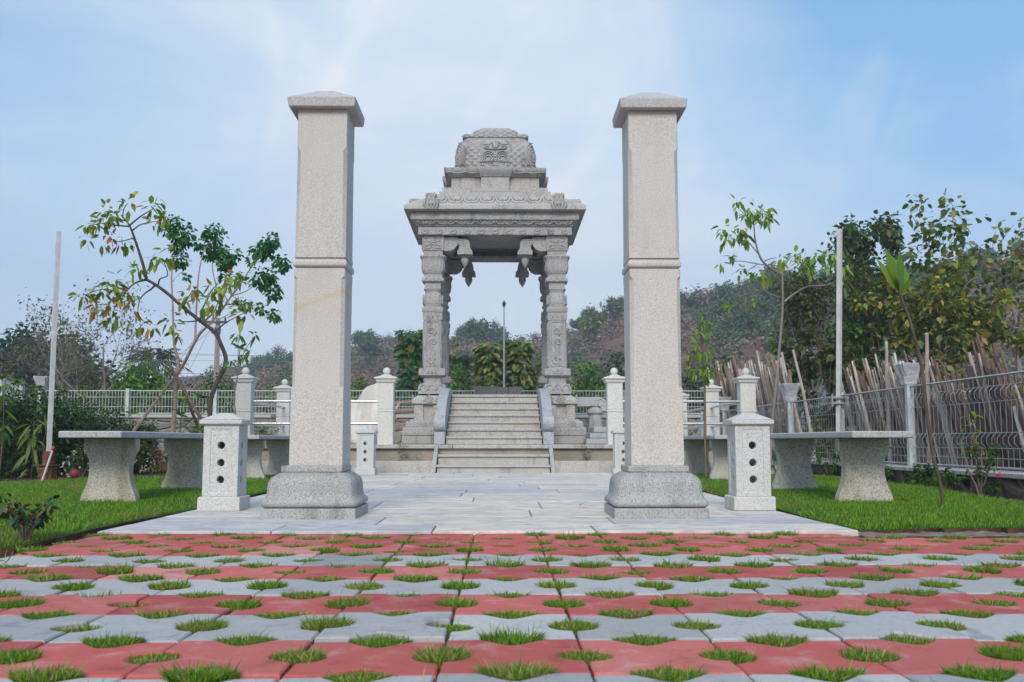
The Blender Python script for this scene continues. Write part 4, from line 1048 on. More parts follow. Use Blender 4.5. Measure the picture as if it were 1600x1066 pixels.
# lamps wrapped in cloudy plastic on the fence posts
def lamp(x, y, z, s, label):
    e = empty('wrapped_fence_lamp', (x, y, z), label, 'lamp', 'fence post lamps wrapped in plastic')
    m = MB(); m.lathe(x, y, [(z, .03), (z+.03, .03), (z+.035, .055), (z+.05, .055)], 14); obj('lamp_foot', m, M['dark'], e)
    m = MB(); m.sq(x, y, [(z+.05, .05), (z+.09, .06), (z+.2, .10), (z+.215, .112), (z+.23, .10), (z+.24, .05)]); obj('lantern', m, M['dark'], e, bevel=.004)
    m = MB(); rs = []
    for k, (u, h) in enumerate(((-.03,.075),(.0,.082),(.05,.088),(.10,.10),(.15,.118),(.20,.135),(.225,.142),(.232,.125))):
        r = []
        for i in range(36):
            a = 2*math.pi*(i+.5)/36; p = 6; c_, q_ = math.cos(a), math.sin(a); f = 1+.05*math.sin(a*7+k*.8)+.035*math.sin(a*13-k*1.7)
            cz = .03*max(0, abs(math.sin(2*a))-.6) if k >= 6 else 0
            r.append((x+h*f*math.copysign(abs(c_)**(2/p), c_), y+h*f*math.copysign(abs(q_)**(2/p), q_), z+u+cz))
        rs.append(r)
    m.rings(rs, False, True); obj('plastic_wrap', m, M['plastic'], e, smooth=60)
    e.scale = (s,)*3; return e
lamp(FX, 10.62, 1.09, .86, 'large plastic wrapped lamp on the right fence post in front of the brown sticks')
lamp(FX-.02, 14.95, 1.09, 1.0, 'plastic wrapped lamp on the fence post just right of the right terrace corner')
lamp(FX-.03, 19.3, 1.09, .95, 'plastic wrapped fence lamp seen low between two granite railing posts')
lamp(8.07, BY+.15, 1.73, 1.1, 'small far plastic wrapped lamp on the white back fence, right of centre')
lamp(lp[2][0], lp[2][1], 1.75, 1.25, 'plastic wrapped lamp on the white side fence at the far left edge')
lamp(bp[0][0]+.05, BY+.15, 1.73, 1.25, 'plastic wrapped lamp at the far left corner of the white fences')

# tall poles
a = ground(74, 752); tp = at(92, 362, a.y)
e = empty('garden_pole', (a.x, a.y, 0), 'tall white square pole on a rusty foot, left of the lawn', 'pole')
m = MB(); m.tube([(a.x, a.y, .30), (tp.x, a.y, tp.z)], .031, 4); obj('pole_tube', m, M['white_pole'], e, smooth=0)
m = MB(); m.box(a.x-.075, a.x+.075, a.y-.075, a.y+.075, -.03, .17); m.box(a.x-.05, a.x+.05, a.y-.05, a.y+.05, .171, .34); m.box(a.x-.10, a.x+.10, a.y-.10, a.y+.10, .172, .185); obj('rusty_foot', m, M['rust'], e, bevel=.006)
m = MB(); m.tube([(a.x+.0, a.y-.14, .0), (a.x+.09, a.y-.10, .36)], .012, 8); o = obj('marker_stick', m, M['white_pole'], base=(a.x, a.y-.14, 0)); tag(o, 'thin white stick with a red tip leaning on the rusty pole foot', 'stick')
m = MB(); m.sphere((a.x+.092, a.y-.10, .37), .022, 10, 6, (1,1,1.4)); obj('red_tip', m, M['red'], o)
yy = 12.78; bt = xat(1309, yy, 360); tz = zat(360, yy, 1309)
e = empty('garden_pole', (FX-.07, yy, .185), 'tall white pole clamped to the right fence behind the right bench', 'pole')
m = MB(); m.tube([(FX-.075, yy-.07, .19), (bt, yy-.07, tz)], .038, 4); obj('pole_tube', m, M['white_pole'], e, smooth=0)
m = MB(); m.box(FX-.16, FX+.07, yy-.125, yy-.015, .93, .955); m.box(FX-.16, FX+.07, yy-.125, yy-.015, 1.0, 1.025)
for s in (-.15, .05): m.lathe(FX+s, yy-.13, [(.90,.012),(1.05,.012)], 8)
obj('clamp', m, M['galv'], e, bevel=.003)
# flagpole behind the pavilion
fy = 23.2; fx = xat(787.5, fy, 600)
e = empty('flagpole', (fx, fy, TZ), 'slim bare white flagpole seen through the pavilion', 'flagpole')
m = MB(); m.tube([(fx, fy, TZ-.1), (fx, fy, zat(480, fy, 787))], [.024, .020], 10); obj('pole_tube', m, plain('white_flagpole_paint', (.85,.84,.82), .4), e, smooth=60)
m = MB(); z = zat(480, fy, 787); m.lathe(fx, fy, [(z,.028),(z+.05,.03),(z+.06,.045),(z+.10,.045),(z+.11,.03),(z+.15,.02)], 10); obj('pulley_head', m, M['dark'], e)
# dark stone slabs lying on the pavilion floor
m = MB(); zt_ = zfl; m.box(-.42, .02, 20.5, 20.9, zt_, zt_+.29); m.box(.025, .27, 20.52, 20.92, zt_, zt_+.28); m.box(.275, .54, 20.5, 20.88, zt_, zt_+.285)
o = obj('stone_block', m, M['ceiling'], base=(0,20.7,zt_), bevel=.01); tag(o, 'row of low dark grey stone blocks at the back of the pavilion floor', 'stone block')
# stacked stone slabs right of the pavilion
for k, (z, hx) in enumerate(((TZ,.26),(TZ+.10,.23),(TZ+.20,.20))):
    m = MB(); m.box(-hx, hx, -.25, .25, 0, .095); o = obj('stone_slab', m, M['balus'], base=(0,0,0), bevel=.015); o.location = (1.83+.02*k, 17.2, z); o.rotation_euler.z = .06*k
    tag(o, ('bottom', 'middle', 'top')[k] + ' grey slab of the small stack right of the pavilion', 'stone slab', 'grey slabs stacked right of the pavilion')
# canvas sheet and logs behind the left railing
m = MB(); rs = []
for i in range(29):
    u = i/28; r = []
    for j in range(15):
        v = j/14
        x = -3.42 + u*1.35; pk = .30 + .95*u**1.35
        zz = TZ + pk*(1-v)**.9*(1-.03*math.sin(v*9+u*14)) + .03*math.sin(u*26+v*2)*(1-v)
        y = 18.2 - v*.75 - .10*math.sin(u*19+v*3)*v + .05*math.sin(u*40)
        r.append((x, y, max(TZ+.0, zz)))
    rs.append(r)
for r in rs: m.v += r
for i in range(28):
    for j in range(14): m.f.append((i*15+j, (i+1)*15+j, (i+1)*15+j+1, i*15+j+1))
o = obj('canvas_sheet', m, M['tarp'], base=(-2.4, 18, TZ), smooth=60, fix=False); sol = o.modifiers.new('thick', 'SOLIDIFY'); sol.thickness = .012
tag(o, 'pale canvas sheet draped over a heap behind the left railing', 'canvas')
for k, (x0, z0, x1, z1, y, r) in enumerate(((-4.9,.98,-1.75,1.30,21.6,.05),(-4.6,.9,-1.7,1.10,21.2,.055),(-4.2,.42,-1.62,.80,19.9,.05),(-4.0,.42,-1.6,.72,19.5,.05))):
    m = MB(); m.tube([(x0 + (x1-x0)*t, y+.03*math.sin(t*5), z0+(z1-z0)*t+.02*math.sin(t*9)) for t in np.linspace(0,1,9)], r, 8)
    o = obj('wooden_log', m, M['stick0'], base=(x0,y,z0)); tag(o, ('topmost', 'second', 'third', 'lowest')[k] + ' long brown log lying behind the railing left of the pavilion', 'log', 'brown logs left of the pavilion')
for x in (-4.0, -2.2):
    m = MB(); m.tube([(x-.3, 21.4, TZ), (x+.12, 21.4, 1.28)], .03, 6); m.tube([(x+.3, 21.45, TZ), (x-.12, 21.45, 1.28)], .03, 6); m.tube([(x, 21.0, .82+.03), (x, 21.8, .82+.03)], .03, 6)
    o = obj('log_trestle', m, M['stick1'], base=(x, 21.4, TZ)); tag(o, 'crossed pole trestle holding the upper brown logs', 'trestle', 'trestles under the brown logs')

# ================================================================== STICKS
protos = []
for k in range(10):
    m = MB(); Ln = 1.0; n = 9; r0 = random.uniform(.017,.026)
    off = [(.010*math.sin(i*.55+k)+random.gauss(0,.002), .010*math.sin(i*.5+2*k)+random.gauss(0,.002)) for i in range(n)]
    m.tube([(off[i][0], off[i][1], Ln*i/(n-1)) for i in range(n)], [r0*(1-.45*i/(n-1))*(1+random.gauss(0,.05)) for i in range(n)], 7)
    protos.append([None]*5); protos[k] = m
pm = {}
def stick(x, y, z, ln, lx, ly, k, mi, thick=1.0):
    key = (k, mi)
    if key not in pm:
        o = obj('leaning_stick', protos[k], M['stick%d' % mi], base=(0,0,0), smooth=60); pm[key] = o.data; 
    else:
        o = bpy.data.objects.new('leaning_stick', pm[key]); col.objects.link(o)
    d = Vector((lx, ly, 1)).normalized()
    o.rotation_mode = 'QUATERNION'; o.rotation_quaternion = d.to_track_quat('Z', 'Y'); o.location = (x, y, z); o.scale = (thick, thick, ln)
    tag(o, 'thin bare wooden stick leaning upright behind the right wire fence', 'stick', 'wooden sticks leaning behind the right fence')
def topz(y):      # the ragged top of the pile
    if y < 13.5: return 1.23 + .05*min(2.5, max(0, y-9)) + .06*math.sin(y*4.2) + .04*math.sin(y*9)
    return 1.72 + .045*(y-15)*1.2 + .12*math.sin(y*3.7)
ns = 0
for (ya, yb, n, lean) in ((8.3, 13.2, 196, .12), (15.5, 21.0, 100, .05)):
    for i in range(n):
        y = ya + (yb-ya)*(i+random.random())/n; row = random.choice((0,0,1,1,2))
        x = FX+.22+row*.09+random.uniform(0,.06)+ .15
        zt = topz(y) + random.gauss(0,.085) - (.22 if random.random() < .3 else 0)
        if y < 9.2: zt -= (9.2-y)*.25
        ln = zt+.08; mi = random.choices(range(5), (5,3,3,2.5,2))[0]
        if 8.6 < y < 10.2 and random.random() < .6: mi = 2
        stick(x, y, -.06, ln, -.17+random.gauss(0,.03), lean+random.gauss(0,.05), random.randrange(10), mi, random.uniform(.75,1.3) + (.35 if y > 14 else 0))
for y, lx, ly in ((17.0,-.15,.55),(16.6,-.15,-.5),(10.9,-.12,-.35),(12.0,-.1,-.3),(18.5,-.1,-.35)): stick(FX+.3, y, 0, 1.7, lx, ly, 1, 1, 1.3)

# ================================================================== PLANTS
GREEN = [(.05,.13,.015),(.08,.18,.02),(.035,.09,.012)]
def frame_up(D):
    N = np.tile([0,0,1.0], (len(D),1)) + rng.normal(0,.35,(len(D),3)); return N
def cluster(B, c, r, n, ln, cols, droop=.5, wd=.42, flat=1.0, wts=None, jit=.18, out=1.0, simple=False):
    """a spray of leaves round a point"""
    o = rng.normal(0, 1, (n,3)); o /= np.linalg.norm(o,axis=1)[:,None]; rad = r*rng.random(n)**.45
    P = np.array(c) + o*rad[:,None]*np.array([1,1,flat])
    D = o*out + rng.normal(0,.45,(n,3)); D[:,2] -= droop
    Ln = ln*rng.uniform(.65,1.2,n)
    B.leaves(P, D, frame_up(D), Ln, Ln*wd*rng.uniform(.85,1.15,n), pal(n, cols, jit, wts), bend=.25, simple=simple)
def branch(mb, p, d, ln, r, lev, tips, seed=None, spread=.65, up=.25, nseg=5, curl=.18, kids=(2,4), taper=.55):
    p = Vector(p); d = Vector(d).normalized(); pts = [p.copy()]; rad = [r]
    for i in range(nseg):
        d = (d + Vector((random.gauss(0,curl), random.gauss(0,curl), random.gauss(0,curl*.6)+up*.12))).normalized()
        p = p + d*ln/nseg; pts.append(p.copy()); rad.append(r*(1-(1-taper)*(i+1)/nseg))
    mb.tube(pts, rad, 6 if r > .03 else 4, cap=False)
    if lev == 0:
        tips.append((pts[-1], d)); tips.append((pts[-2], d)); 
        if nseg > 3: tips.append((pts[nseg//2+1], d))
        return
    k = random.randint(*kids)
    for i in range(k+1):
        t = 1.0 if i == 0 else random.uniform(.35,.95)
        q = pts[min(nseg, int(t*nseg))]
        nd = (d + Vector((random.gauss(0,spread), random.gauss(0,spread), random.gauss(up,spread*.5)))).normalized()
        branch(mb, q, nd, ln*random.uniform(.55,.8), rad[min(nseg, int(t*nseg))]*.62, lev-1, tips, None, spread, up, nseg, curl, kids, taper)
def tree(name, base, label, cat, trunkh, r, lev, leafn, leafl, cols, bark='bark', ln=None, d=(0,0,1), wts=None, droop=.3, wd=.5, cr=.3, spread=.6, up=.3, kids=(2,4), seed=1, group=None, skip=0.0, simple=True, jit=.2, mat='leaf', flat=1):
    random.seed(seed); e = empty(name, base, label, cat, group)
    mb = MB(); tips = []
    p = Vector(base); branch(mb, p, d, trunkh, r, 0, [], nseg=5, curl=.05)
    top = Vector(mb.v[-1]) if mb.v else p
    top = sum((Vector(v) for v in mb.v[-6:]), Vector())/6
    for i in range(random.randint(3,5)):
        nd = Vector((random.gauss(0,spread), random.gauss(0,spread), 1.0 if i == 0 else random.uniform(.2,1)))
        branch(mb, top - Vector((0,0,trunkh*.3*random.random()*(i>0))), nd, ln or trunkh*.7, r*.6, lev, tips, None, spread, up, 4, .16, kids)
    obj('trunk', mb, M[bark], e, smooth=60, fix=False)
    B = Big()
    for q, dd in tips:
        if random.random() < skip: continue
        cluster(B, q, cr*random.uniform(.6,1.2), max(1, int(leafn*random.uniform(.5,1.4))), leafl, cols, droop, wd, flat, wts, jit, simple=simple)
    B.build('crown', M[mat], e)
    return e
def shrub(name, c, label, cat, rx, rz, n, ln, cols, wts=None, ry=None, droop=.1, wd=.5, stems=5, group=None, hollow=.55, simple=True, jit=.22, mat='leaf', flowers=None):
    """a bush: stems and leaves through an uneven crown of lumps"""
    e = empty(name, c, label, cat, group); ry = ry or rx
    B = Big(); m = MB(); nl = max(5, int(n/45)); rz = rz*1.13
    for k in range(stems):
        a = random.uniform(0,6.28); m.tube([Vector(c), Vector(c)+Vector((rx*.2*math.cos(a), ry*.2*math.sin(a), rz*.5)), Vector(c)+Vector((rx*.6*math.cos(a), ry*.6*math.sin(a), rz*random.uniform(1.0,1.6)))], [.014,.009,.004], 5)
    for k in range(nl):
        a = random.uniform(0,6.28); u = random.random()**.5; zz = random.random()
        rr = math.sqrt(max(.05, 1-(zz*1.0-.35)**2*1.6))*u
        q = (c[0]+rx*rr*math.cos(a), c[1]+ry*rr*math.sin(a), c[2]+.06+rz*2*zz*(1-.25*random.random()*(u)))
        lump = max(.12*rx, rx*.26*random.uniform(.6,1.3)); shade = random.uniform(.75,1.25)
        cluster(B, q, lump, int(n/nl*random.uniform(.6,1.4)), ln, [tuple(x*shade for x in cc) for cc in cols], droop, wd, .9, wts, jit, simple=simple)
    obj('stem', m, M['bark'], e, smooth=60, fix=False); B.build('foliage', M[mat], e)
    if flowers:
        FB = Big(); nf, fl, fc = flowers
        a = rng.uniform(0,6.28,nf); zz = rng.uniform(.3,1.95,nf)*rz; rr = np.sqrt(np.clip(1-(zz/rz-.7)**2*.6,.05,1))
        for i in range(nf):
            q = np.array(c)+np.array([rx*rr[i]*math.cos(a[i]), ry*rr[i]*math.sin(a[i]), zz[i]]); D = rdir(6,.4)
            FB.leaves(np.tile(q,(6,1)), D, rdir(6), fl, fl*.7, pal(6, fc, .15), simple=True)
        FB.build('blossom', M['petal'], e)
    return e
def stemplant(name, base, top, label, cat, n, ln, cols, wd=.3, droop=.4, r=.008, rosette=0, group=None, bark='bark', wts=None, start=.3, spread=.05):
    e = empty(name, base, label, cat, group); b, t = Vector(base), Vector(top); m = MB()
    pts = [b.lerp(t, u) + Vector((random.gauss(0,.012), random.gauss(0,.012), 0))*(u>0) for u in np.linspace(0,1,7)]
    m.tube(pts, np.linspace(r, r*.5, 7).tolist(), 6); obj('stem', m, M[bark], e, smooth=60)
    B = Big()
    if n:
        u = start+(1-start)*rng.random(n); P = np.array([b.lerp(t, float(x)) for x in u]) ; D = rdir(n, .1); D[:,2] = .25-droop*rng.random(n)
        Ln = ln*rng.uniform(.7,1.15,n); B.leaves(P + D*spread, D, frame_up(D), Ln, Ln*wd, pal(n, cols, .15, wts), bend=droop*.6)
    if rosette:
        a = np.linspace(0, 6.28, rosette, endpoint=False)+rng.normal(0,.2,rosette); D = np.stack([np.cos(a), np.sin(a), rng.uniform(.1,1.3,rosette)],1)
        Ln = ln*rng.uniform(.85,1.2,rosette); B.leaves(np.tile(np.array(t),(rosette,1)), D, frame_up(D), Ln, Ln*wd, pal(rosette, cols, .15, wts), bend=droop*.7)
    B.build('foliage', M['leaf'], e); return e

# ---- the two garden trees on the left, limbs measured from the photograph and spread in depth
def limb(m, pts, Y, r0, r1, dy=0.0, n=8):
    w_ = [at(px, py, Y + dy*i/max(1,len(pts)-1)) for i, (px, py) in enumerate(pts)]
    out = []
    for i in range(len(w_)-1):      # Catmull-Rom through the measured points
        p0, p1, p2, p3 = w_[max(0,i-1)], w_[i], w_[i+1], w_[min(len(w_)-1,i+2)]
        for t in (0,.25,.5,.75):
            out.append(.5*((2*p1)+(p2-p0)*t+(2*p0-5*p1+4*p2-p3)*t*t+(3*p1-p0-3*p2+p3)*t**3))
    out.append(w_[-1]); m.tube(out, np.linspace(r0, r1, len(out)).tolist(), n, cap=True); return out
YA = 13.2
pal_dr = [(.20,.30,.03),(.28,.34,.04),(.12,.2,.025),(.48,.24,.03),(.40,.12,.03)]
base = ground(328, 742); base = at(328, 715, YA); 
e = empty('young_tree', (base.x, YA, 0), 'young tree with dark crooked trunk leaning left, drooping green and orange leaves', 'tree')
m = MB(); B = Big()
limb(m, [(330,722),(329,668),(328,632),(338,600),(353,566),(345,538),(335,519),(312,501),(286,480),(262,459),(243,445),(229,437)], YA, .034, .019, -.5)
tw = [([(229,437),(223,412),(211,375),(202,352),(189,336)], .024, .008, -.3), ([(229,437),(214,441),(204,448)], .018, .007, .5), ([(203,354),(180,352),(160,349),(143,352)], .012, .004, .5), ([(203,352),(216,341),(228,333),(240,326)], .012, .005, -.6),
      ([(206,361),(218,352),(232,348),(244,346)], .012, .004, .7), ([(192,340),(193,328),(199,318)], .01, .004, -.2), ([(196,345),(180,340),(168,332)], .01, .004, .3), ([(209,372),(190,377),(165,378)], .008, .003, .4),
      ([(243,445),(236,452),(226,459),(218,470),(215,488)], .014, .005, .7), ([(204,448),(192,458),(178,455),(160,452),(130,462)], .012, .004, -.5), ([(192,458),(182,475),(176,490)], .01, .004, .4), ([(215,488),(222,500),(235,508)], .008, .003, .2),
      ([(247,447),(250,436),(262,430),(256,408)], .012, .004, -.5), ([(286,480),(296,462),(300,455)], .01, .004, .4), ([(312,501),(318,480),(322,468)], .012, .004, -.7), ([(318,503),(334,488),(342,468)], .012, .004, .6), ([(335,519),(352,505),(370,495),(383,488)], .012, .004, -.5),
      ([(312,501),(290,503),(272,500)], .01, .004, .8), ([(322,475),(330,455),(345,440),(365,432)], .009, .003, .5)]
for p_, a_, b_, dy in tw: limb(m, p_, YA-.4, a_, b_, dy, 6)
obj('trunk', m, M['bark_dark'], e, smooth=60)
for (px, py, rad, n, dy, o) in ((163,329,14,10,-.2,0),(200,318,14,10,-.5,0),(176,335,12,8,-.1,0),(241,324,16,16,-1.0,0),(244,346,14,12,.3,0),(258,340,10,8,.1,0),(140,353,10,8,.1,1),(172,344,12,8,.0,0),(155,350,12,7,.1,1),(163,379,12,8,.0,1),(192,379,16,13,.1,1),(176,372,10,6,0,1),(137,374,8,4,.1,1),(209,424,12,7,-.2,0),(216,420,9,4,.3,0),(258,402,16,11,-.8,0),(245,407,10,6,-.7,0),
      (128,460,14,9,-.8,1),(178,446,22,24,-.5,1),(160,452,16,12,-.6,1),(196,458,18,14,-.2,1),(175,488,20,18,.0,1),(206,472,16,9,.3,1),(150,478,12,6,-.3,1),(221,507,14,9,.4,1),(238,510,10,6,.3,0),(267,500,16,13,.3,0),(275,520,8,6,.3,1),(298,458,13,10,.1,0),(285,470,9,5,0,0),(320,468,15,13,-.9,0),(342,468,14,12,.2,0),(330,480,12,9,.1,0),(381,490,15,13,-.8,1),(372,480,11,8,-.6,0),(345,452,12,8,.2,0),(367,433,12,8,.1,0),(356,445,9,6,0,0),(330,450,10,6,.1,0)):
    c = at(px, py, YA-.4+dy); k = rad/FPX*YA
    cluster(B, c, k*.9, n+5, .125, pal_dr, .45, .44, 1, (4,4,3,2,2) if o else (5,4,3,1,.4), out=.8)
B.build('crown', M['leaf'], e)
YB = 14.2; base = at(270, 720, YB)
e = empty('young_tree', (base.x, YB, 0), 'young pale barked tree propped by sticks, with dense dark green leaf clumps', 'tree')
m = MB(); B = Big()
limb(m, [(268,722),(270,680),(273,640),(274,610),(275,588)], YB, .036, .030, 0)
for p_, a_, b_, dy in (([(275,588),(279,565),(273,545),(271,520),(270,480),(268,430),(272,400),(274,375)], .024, .007, .5), ([(275,588),(288,567),(299,545),(312,522),(326,508),(345,486),(362,462),(378,440),(398,410),(410,398)], .026, .008, -.8), ([(305,532),(306,500),(308,460),(311,425),(318,395),(330,375)], .018, .006, .3), ([(345,486),(340,455),(332,420),(335,395)], .014, .005, .9), ([(362,462),(385,455),(405,437)], .01, .004, -.2), ([(398,410),(415,395),(421,385)], .01, .004, -.4), ([(398,410),(420,408),(440,411)], .008, .003, .3), ([(378,440),(400,448),(427,457)], .008, .003, .5), ([(362,462),(390,478),(418,488)], .007, .003, -.6), ([(326,508),(360,490),(384,478)], .008, .003, .6), ([(345,486),(352,440),(358,410)], .009, .004, -.5), ([(270,440),(285,425),(295,440)], .007, .003, .3)):
    limb(m, p_, YB, a_, b_, dy, 6)
obj('trunk', m, M['bark_pale'], e, smooth=60)
pg = [(.028,.15,.03),(.045,.20,.035),(.018,.09,.024),(.09,.25,.04)]
for (px, py, rx_, n, dy) in ((268,352,20,70,.5),(284,367,22,90,.4),(277,385,12,30,.5),(281,406,16,50,.4),(335,366,19,75,.3),(327,388,19,70,.6),(342,395,15,45,.8),(310,382,7,10,.3),(360,398,17,60,-.4),(350,412,12,30,-.3),(421,378,16,55,-1.1),(412,392,14,40,-1.0),(440,411,14,45,-.5),(399,392,9,18,-.7),(393,408,6,10,-.7),(408,434,17,55,-.9),(422,430,12,30,-.9),(427,456,14,45,-.3),(372,437,13,28,-.5),(410,482,8,18,-1.3),(428,492,10,22,-1.3),(384,478,10,22,.5),(374,470,7,12,.5),(290,432,6,9,.3),(303,455,5,8,.3),(350,430,8,14,0)):
    cluster(B, at(px, py, YB+dy), rx_/FPX*YB, int(n*2.3), .066, pg, .5, .78, .95, (4,3,2,1), out=.8)
B.build('crown', M['leaf'], e)
for k, (p_, q_, ya, yb, lb) in enumerate(((( 205,678),(270,592), 13.6, 14.15, 'longest brown prop stick of the tripod, slanting left to the pale tree'), ((322,672),(262,566), 13.5, 14.1, 'dark brown prop stick crossing the pale tree and slanting right'), ((314,684),(283,600), 14.9, 14.3, 'reddish prop stick of the tripod standing behind the pale tree'))):
    a, b = at(*p_, ya), at(*q_, yb); a = a + (a-b)*(a.z+.03)/(b.z-a.z)
    m = MB(); m.tube([a, a.lerp(b,.5)+Vector((.01,0,.01)), b], [.026,.024,.02], 7); o = obj('prop_stick', m, M['stick2' if k else 'stick0'], base=a); tag(o, lb, 'prop stick', 'tripod of sticks propping the pale tree')
stemplant('sapling', at(362,700,13.0), at(374,545,12.7), 'thin sapling with a few large bright leaves, just left of the corner railing post', 'sapling', 0, .14, [(.14,.25,.03),(.10,.2,.03)], r=.012, rosette=5, bark='bark_grey', wd=.36)
# extra sprays on that sapling hang from their own twigs
o = bpy.data.objects[[x.name for x in bpy.data.objects if x.get('label', '').startswith('thin sapling with a few large')][0]]
for px, py in ((398,525),(372,522),(378,556),(360,565),(390,550)):
    B = Big(); m = MB(); c = at(px, py, 12.7); m.tube([at(372,570,12.8), at((px+372)/2, (py+562)/2, 12.75), c], .005, 5); cluster(B, c, .05, 7, .13, [(.14,.25,.03),(.10,.2,.03)], .7, .36)
    B.build('leaf_spray', M['leaf'], o); obj('twig', m, M['bark_grey'], o)

# ---- left bed: hedge, flowers and tall tufts
hedge = [(20,742,13.2,.62,.42,'dark green hedge bush at the far left edge of the bed'),(62,745,14.2,.6,.42,'dark green hedge bush just behind the rusty pole foot'),(108,742,13.6,.55,.36,'dark green hedge bush right of the white pole'),(150,740,14.6,.6,.36,'dark green hedge bush behind the near left bench, left part'),(205,738,15.2,.5,.28,'low dark green hedge bush seen between the left bench legs'),(330,736,16.0,.5,.24,'low hedge bush beside the lamp bollard, behind the left benches')]
for px, py, Y, rx, rz, lb in hedge:
    c = at(px, 700, Y); shrub('hedge_bush', (c.x, Y, -.03), lb, 'bush', rx, rz*1.15, 4200, .062, [(.018,.06,.010),(.03,.085,.014),(.045,.11,.02),(.012,.04,.008)], ry=.45, group='dark hedge bushes in the left bed')
for px, Y, rx, rz, cc, lb in ((238,14.8,.32,.17,[(.42,.12,.03),(.36,.06,.03)],'bush with orange flowers between the legs of the near left bench'),(128,12.5,.22,.18,[(.5,.5,.42),(.42,.46,.33)],'white flowering bush beside the near left bench leg'),(222,14.6,.18,.16,[(.45,.46,.36)],'small white flowering bush behind the near left bench')):
    c = at(px, 700, Y); shrub('flower_bush', (c.x, Y, -.03), lb, 'bush', rx, rz, 700, .045, [(.05,.10,.02),(.08,.14,.02)], flowers=(45, .03, cc))
c = at(116, 737, 12.0); m = MB(); m.sphere((c.x, 12.0, .06), .055, 16, 10); o = obj('ball', m, plain('faded_pink_plastic', (.28,.03,.06), .5), base=(c.x,12.0,.0), smooth=60); tag(o, 'dull red ball lying at the edge of the left bed', 'ball')
tuftc = [(.09,.20,.02),(.13,.24,.03),(.06,.14,.02)]
for px, py, Y, lb in ((28,598,13.5,'tall tufted plant near the left edge, highest of its row'),(60,607,15,'tall tufted plant left of the white pole'),(98,612,16,'tall tufted plant right of the white pole'),(128,605,18,'tall slim leafy plant in front of the white back fence'),(70,640,13.0,'short leafy plant behind the white pole'),(165,645,17,'leafy vine plant climbing before the back wall, left part'),(140,640,16.5,'leafy vine plant left of the climbing pair'),(5,590,12.5,'broad leafed plant cut by the left frame edge')):
    t = at(px, py, Y); b = at(px+random.uniform(-6,6), 700, Y); stemplant('tufted_plant', (b.x, Y, -.02), t, lb, 'plant', 46, .16, tuftc, wd=.26, droop=.9, rosette=20, group='tall leafy plants in the left bed', start=.45)
for px, py, Y, lb in ((52,660,11.7,'young leafy plant with ladder-like drooping leaves left of the rusty pole foot'),):
    t = at(px, py, Y); b = at(px-2, 738, Y); stemplant('leafy_plant', (b.x, Y, -.02), t, lb, 'plant', 40, .20, [(.10,.17,.02),(.16,.19,.03),(.07,.14,.02)], wd=.22, droop=1.0, start=.1)
for px, py, Y, lb in ((206,648,16.5,'small bright leaf plant below the white back fence'),(283,628,13.2,'yellow green broad leafed plant beside the pale tree trunk'),(312,622,13.4,'paddle leafed yellow plant right of the pale tree'),(282,650,14.5,'small tufted plant behind the left bench slab'),(236,668,15.5,'low leafy plant above the bench slab, left of the pale tree'),(310,670,14.5,'low leafy plant right of the tripod'),(440,610,20.5,'bright yellow green plant seen between railing posts'),(365,630,21,'broad leafed bright plant behind the corner railing post'),(400,668,17,'spiky bed plant below the left railing'),(425,668,17.2,'second spiky bed plant below the left railing')):
    t = at(px, py, Y); b = at(px, 700, Y); stemplant('leafy_plant', (b.x, Y, -.02 if Y < 14 or px < 380 else TZ if px > 380 and Y < 23 else 0), t, lb, 'plant', 12, .15, [(.22,.32,.03),(.12,.22,.02),(.07,.16,.02)], wd=.34, droop=.4, rosette=9, group='small leafy plants in the left bed', start=.5)
# rose plant in the soil at the near left
random.seed(21); c = ground(38, 848); e = empty('rose_plant', (c.x, c.y, -.03), 'small dark leaved rose plant in red soil at the front left', 'plant'); m = MB(); B = Big()
for k in range(6):
    a = random.uniform(0,6.28); tp = Vector((c.x+.15*math.cos(a)*random.uniform(.4,1), c.y+.12*math.sin(a), random.uniform(.10,.20))); md = Vector((c.x, c.y, 0)).lerp(tp, .5)+Vector((0,0,.03)); m.tube([(c.x,c.y,-.04), md, tp], [.006,.005,.003], 5)
    for q in (md, tp, md.lerp(tp,.6)): cluster(B, q, .04, 9, .038, [(.015,.055,.02),(.03,.085,.02),(.10,.045,.03),(.02,.07,.035)], .2, .62, .7)
obj('stem', m, M['bark'], e); B.build('foliage', M['leaf'], e)
c = ground(8, 884); stemplant('weed', (c.x, c.y, -.04), (c.x, c.y, .05), 'tiny weed sprouting in the soil by the front left paver edge', 'weed', 8, .04, GREEN, r=.003)
# fallen leaves on the lawns and soil
lm = Big(); lm.leaves(np.zeros((1,3)), np.array([[1.,0,.1]]), np.array([[0,0,1.]]), .085, .045, np.array([[.30,.13,.05]]), bend=-.15, fold=.4)
fl0 = lm.build('fallen_leaf', M['leaf'])
for k, (px, py, lb) in enumerate(((115,770,'dry orange brown leaf lying on the left lawn before the bench'),(40,772,'dry brown leaf on the left lawn near the frame edge'),(88,758,'dry dark leaf on the left lawn by the rusty pole'),(8,756,'pale dry leaf on the soil at the left edge'),(1422,794,'curled brown leaf lying on the right lawn'),(125,780,'small brown leaf on the left lawn close to the bench leg'),(905,795,'tiny dry leaf on the paved court'))):
    o = fl0 if k == 0 else fl0.copy()
    if k: col.objects.link(o)
    g_ = ground(px, py); o.location = (g_.x, g_.y, .045 if k != 6 else .016); o.rotation_euler = (random.uniform(-.3,.3), random.uniform(-.3,.3), random.uniform(0,6)); tag(o, lb, 'leaf', 'fallen dry leaves')
    if k == 4: o.scale = (1.5,)*3
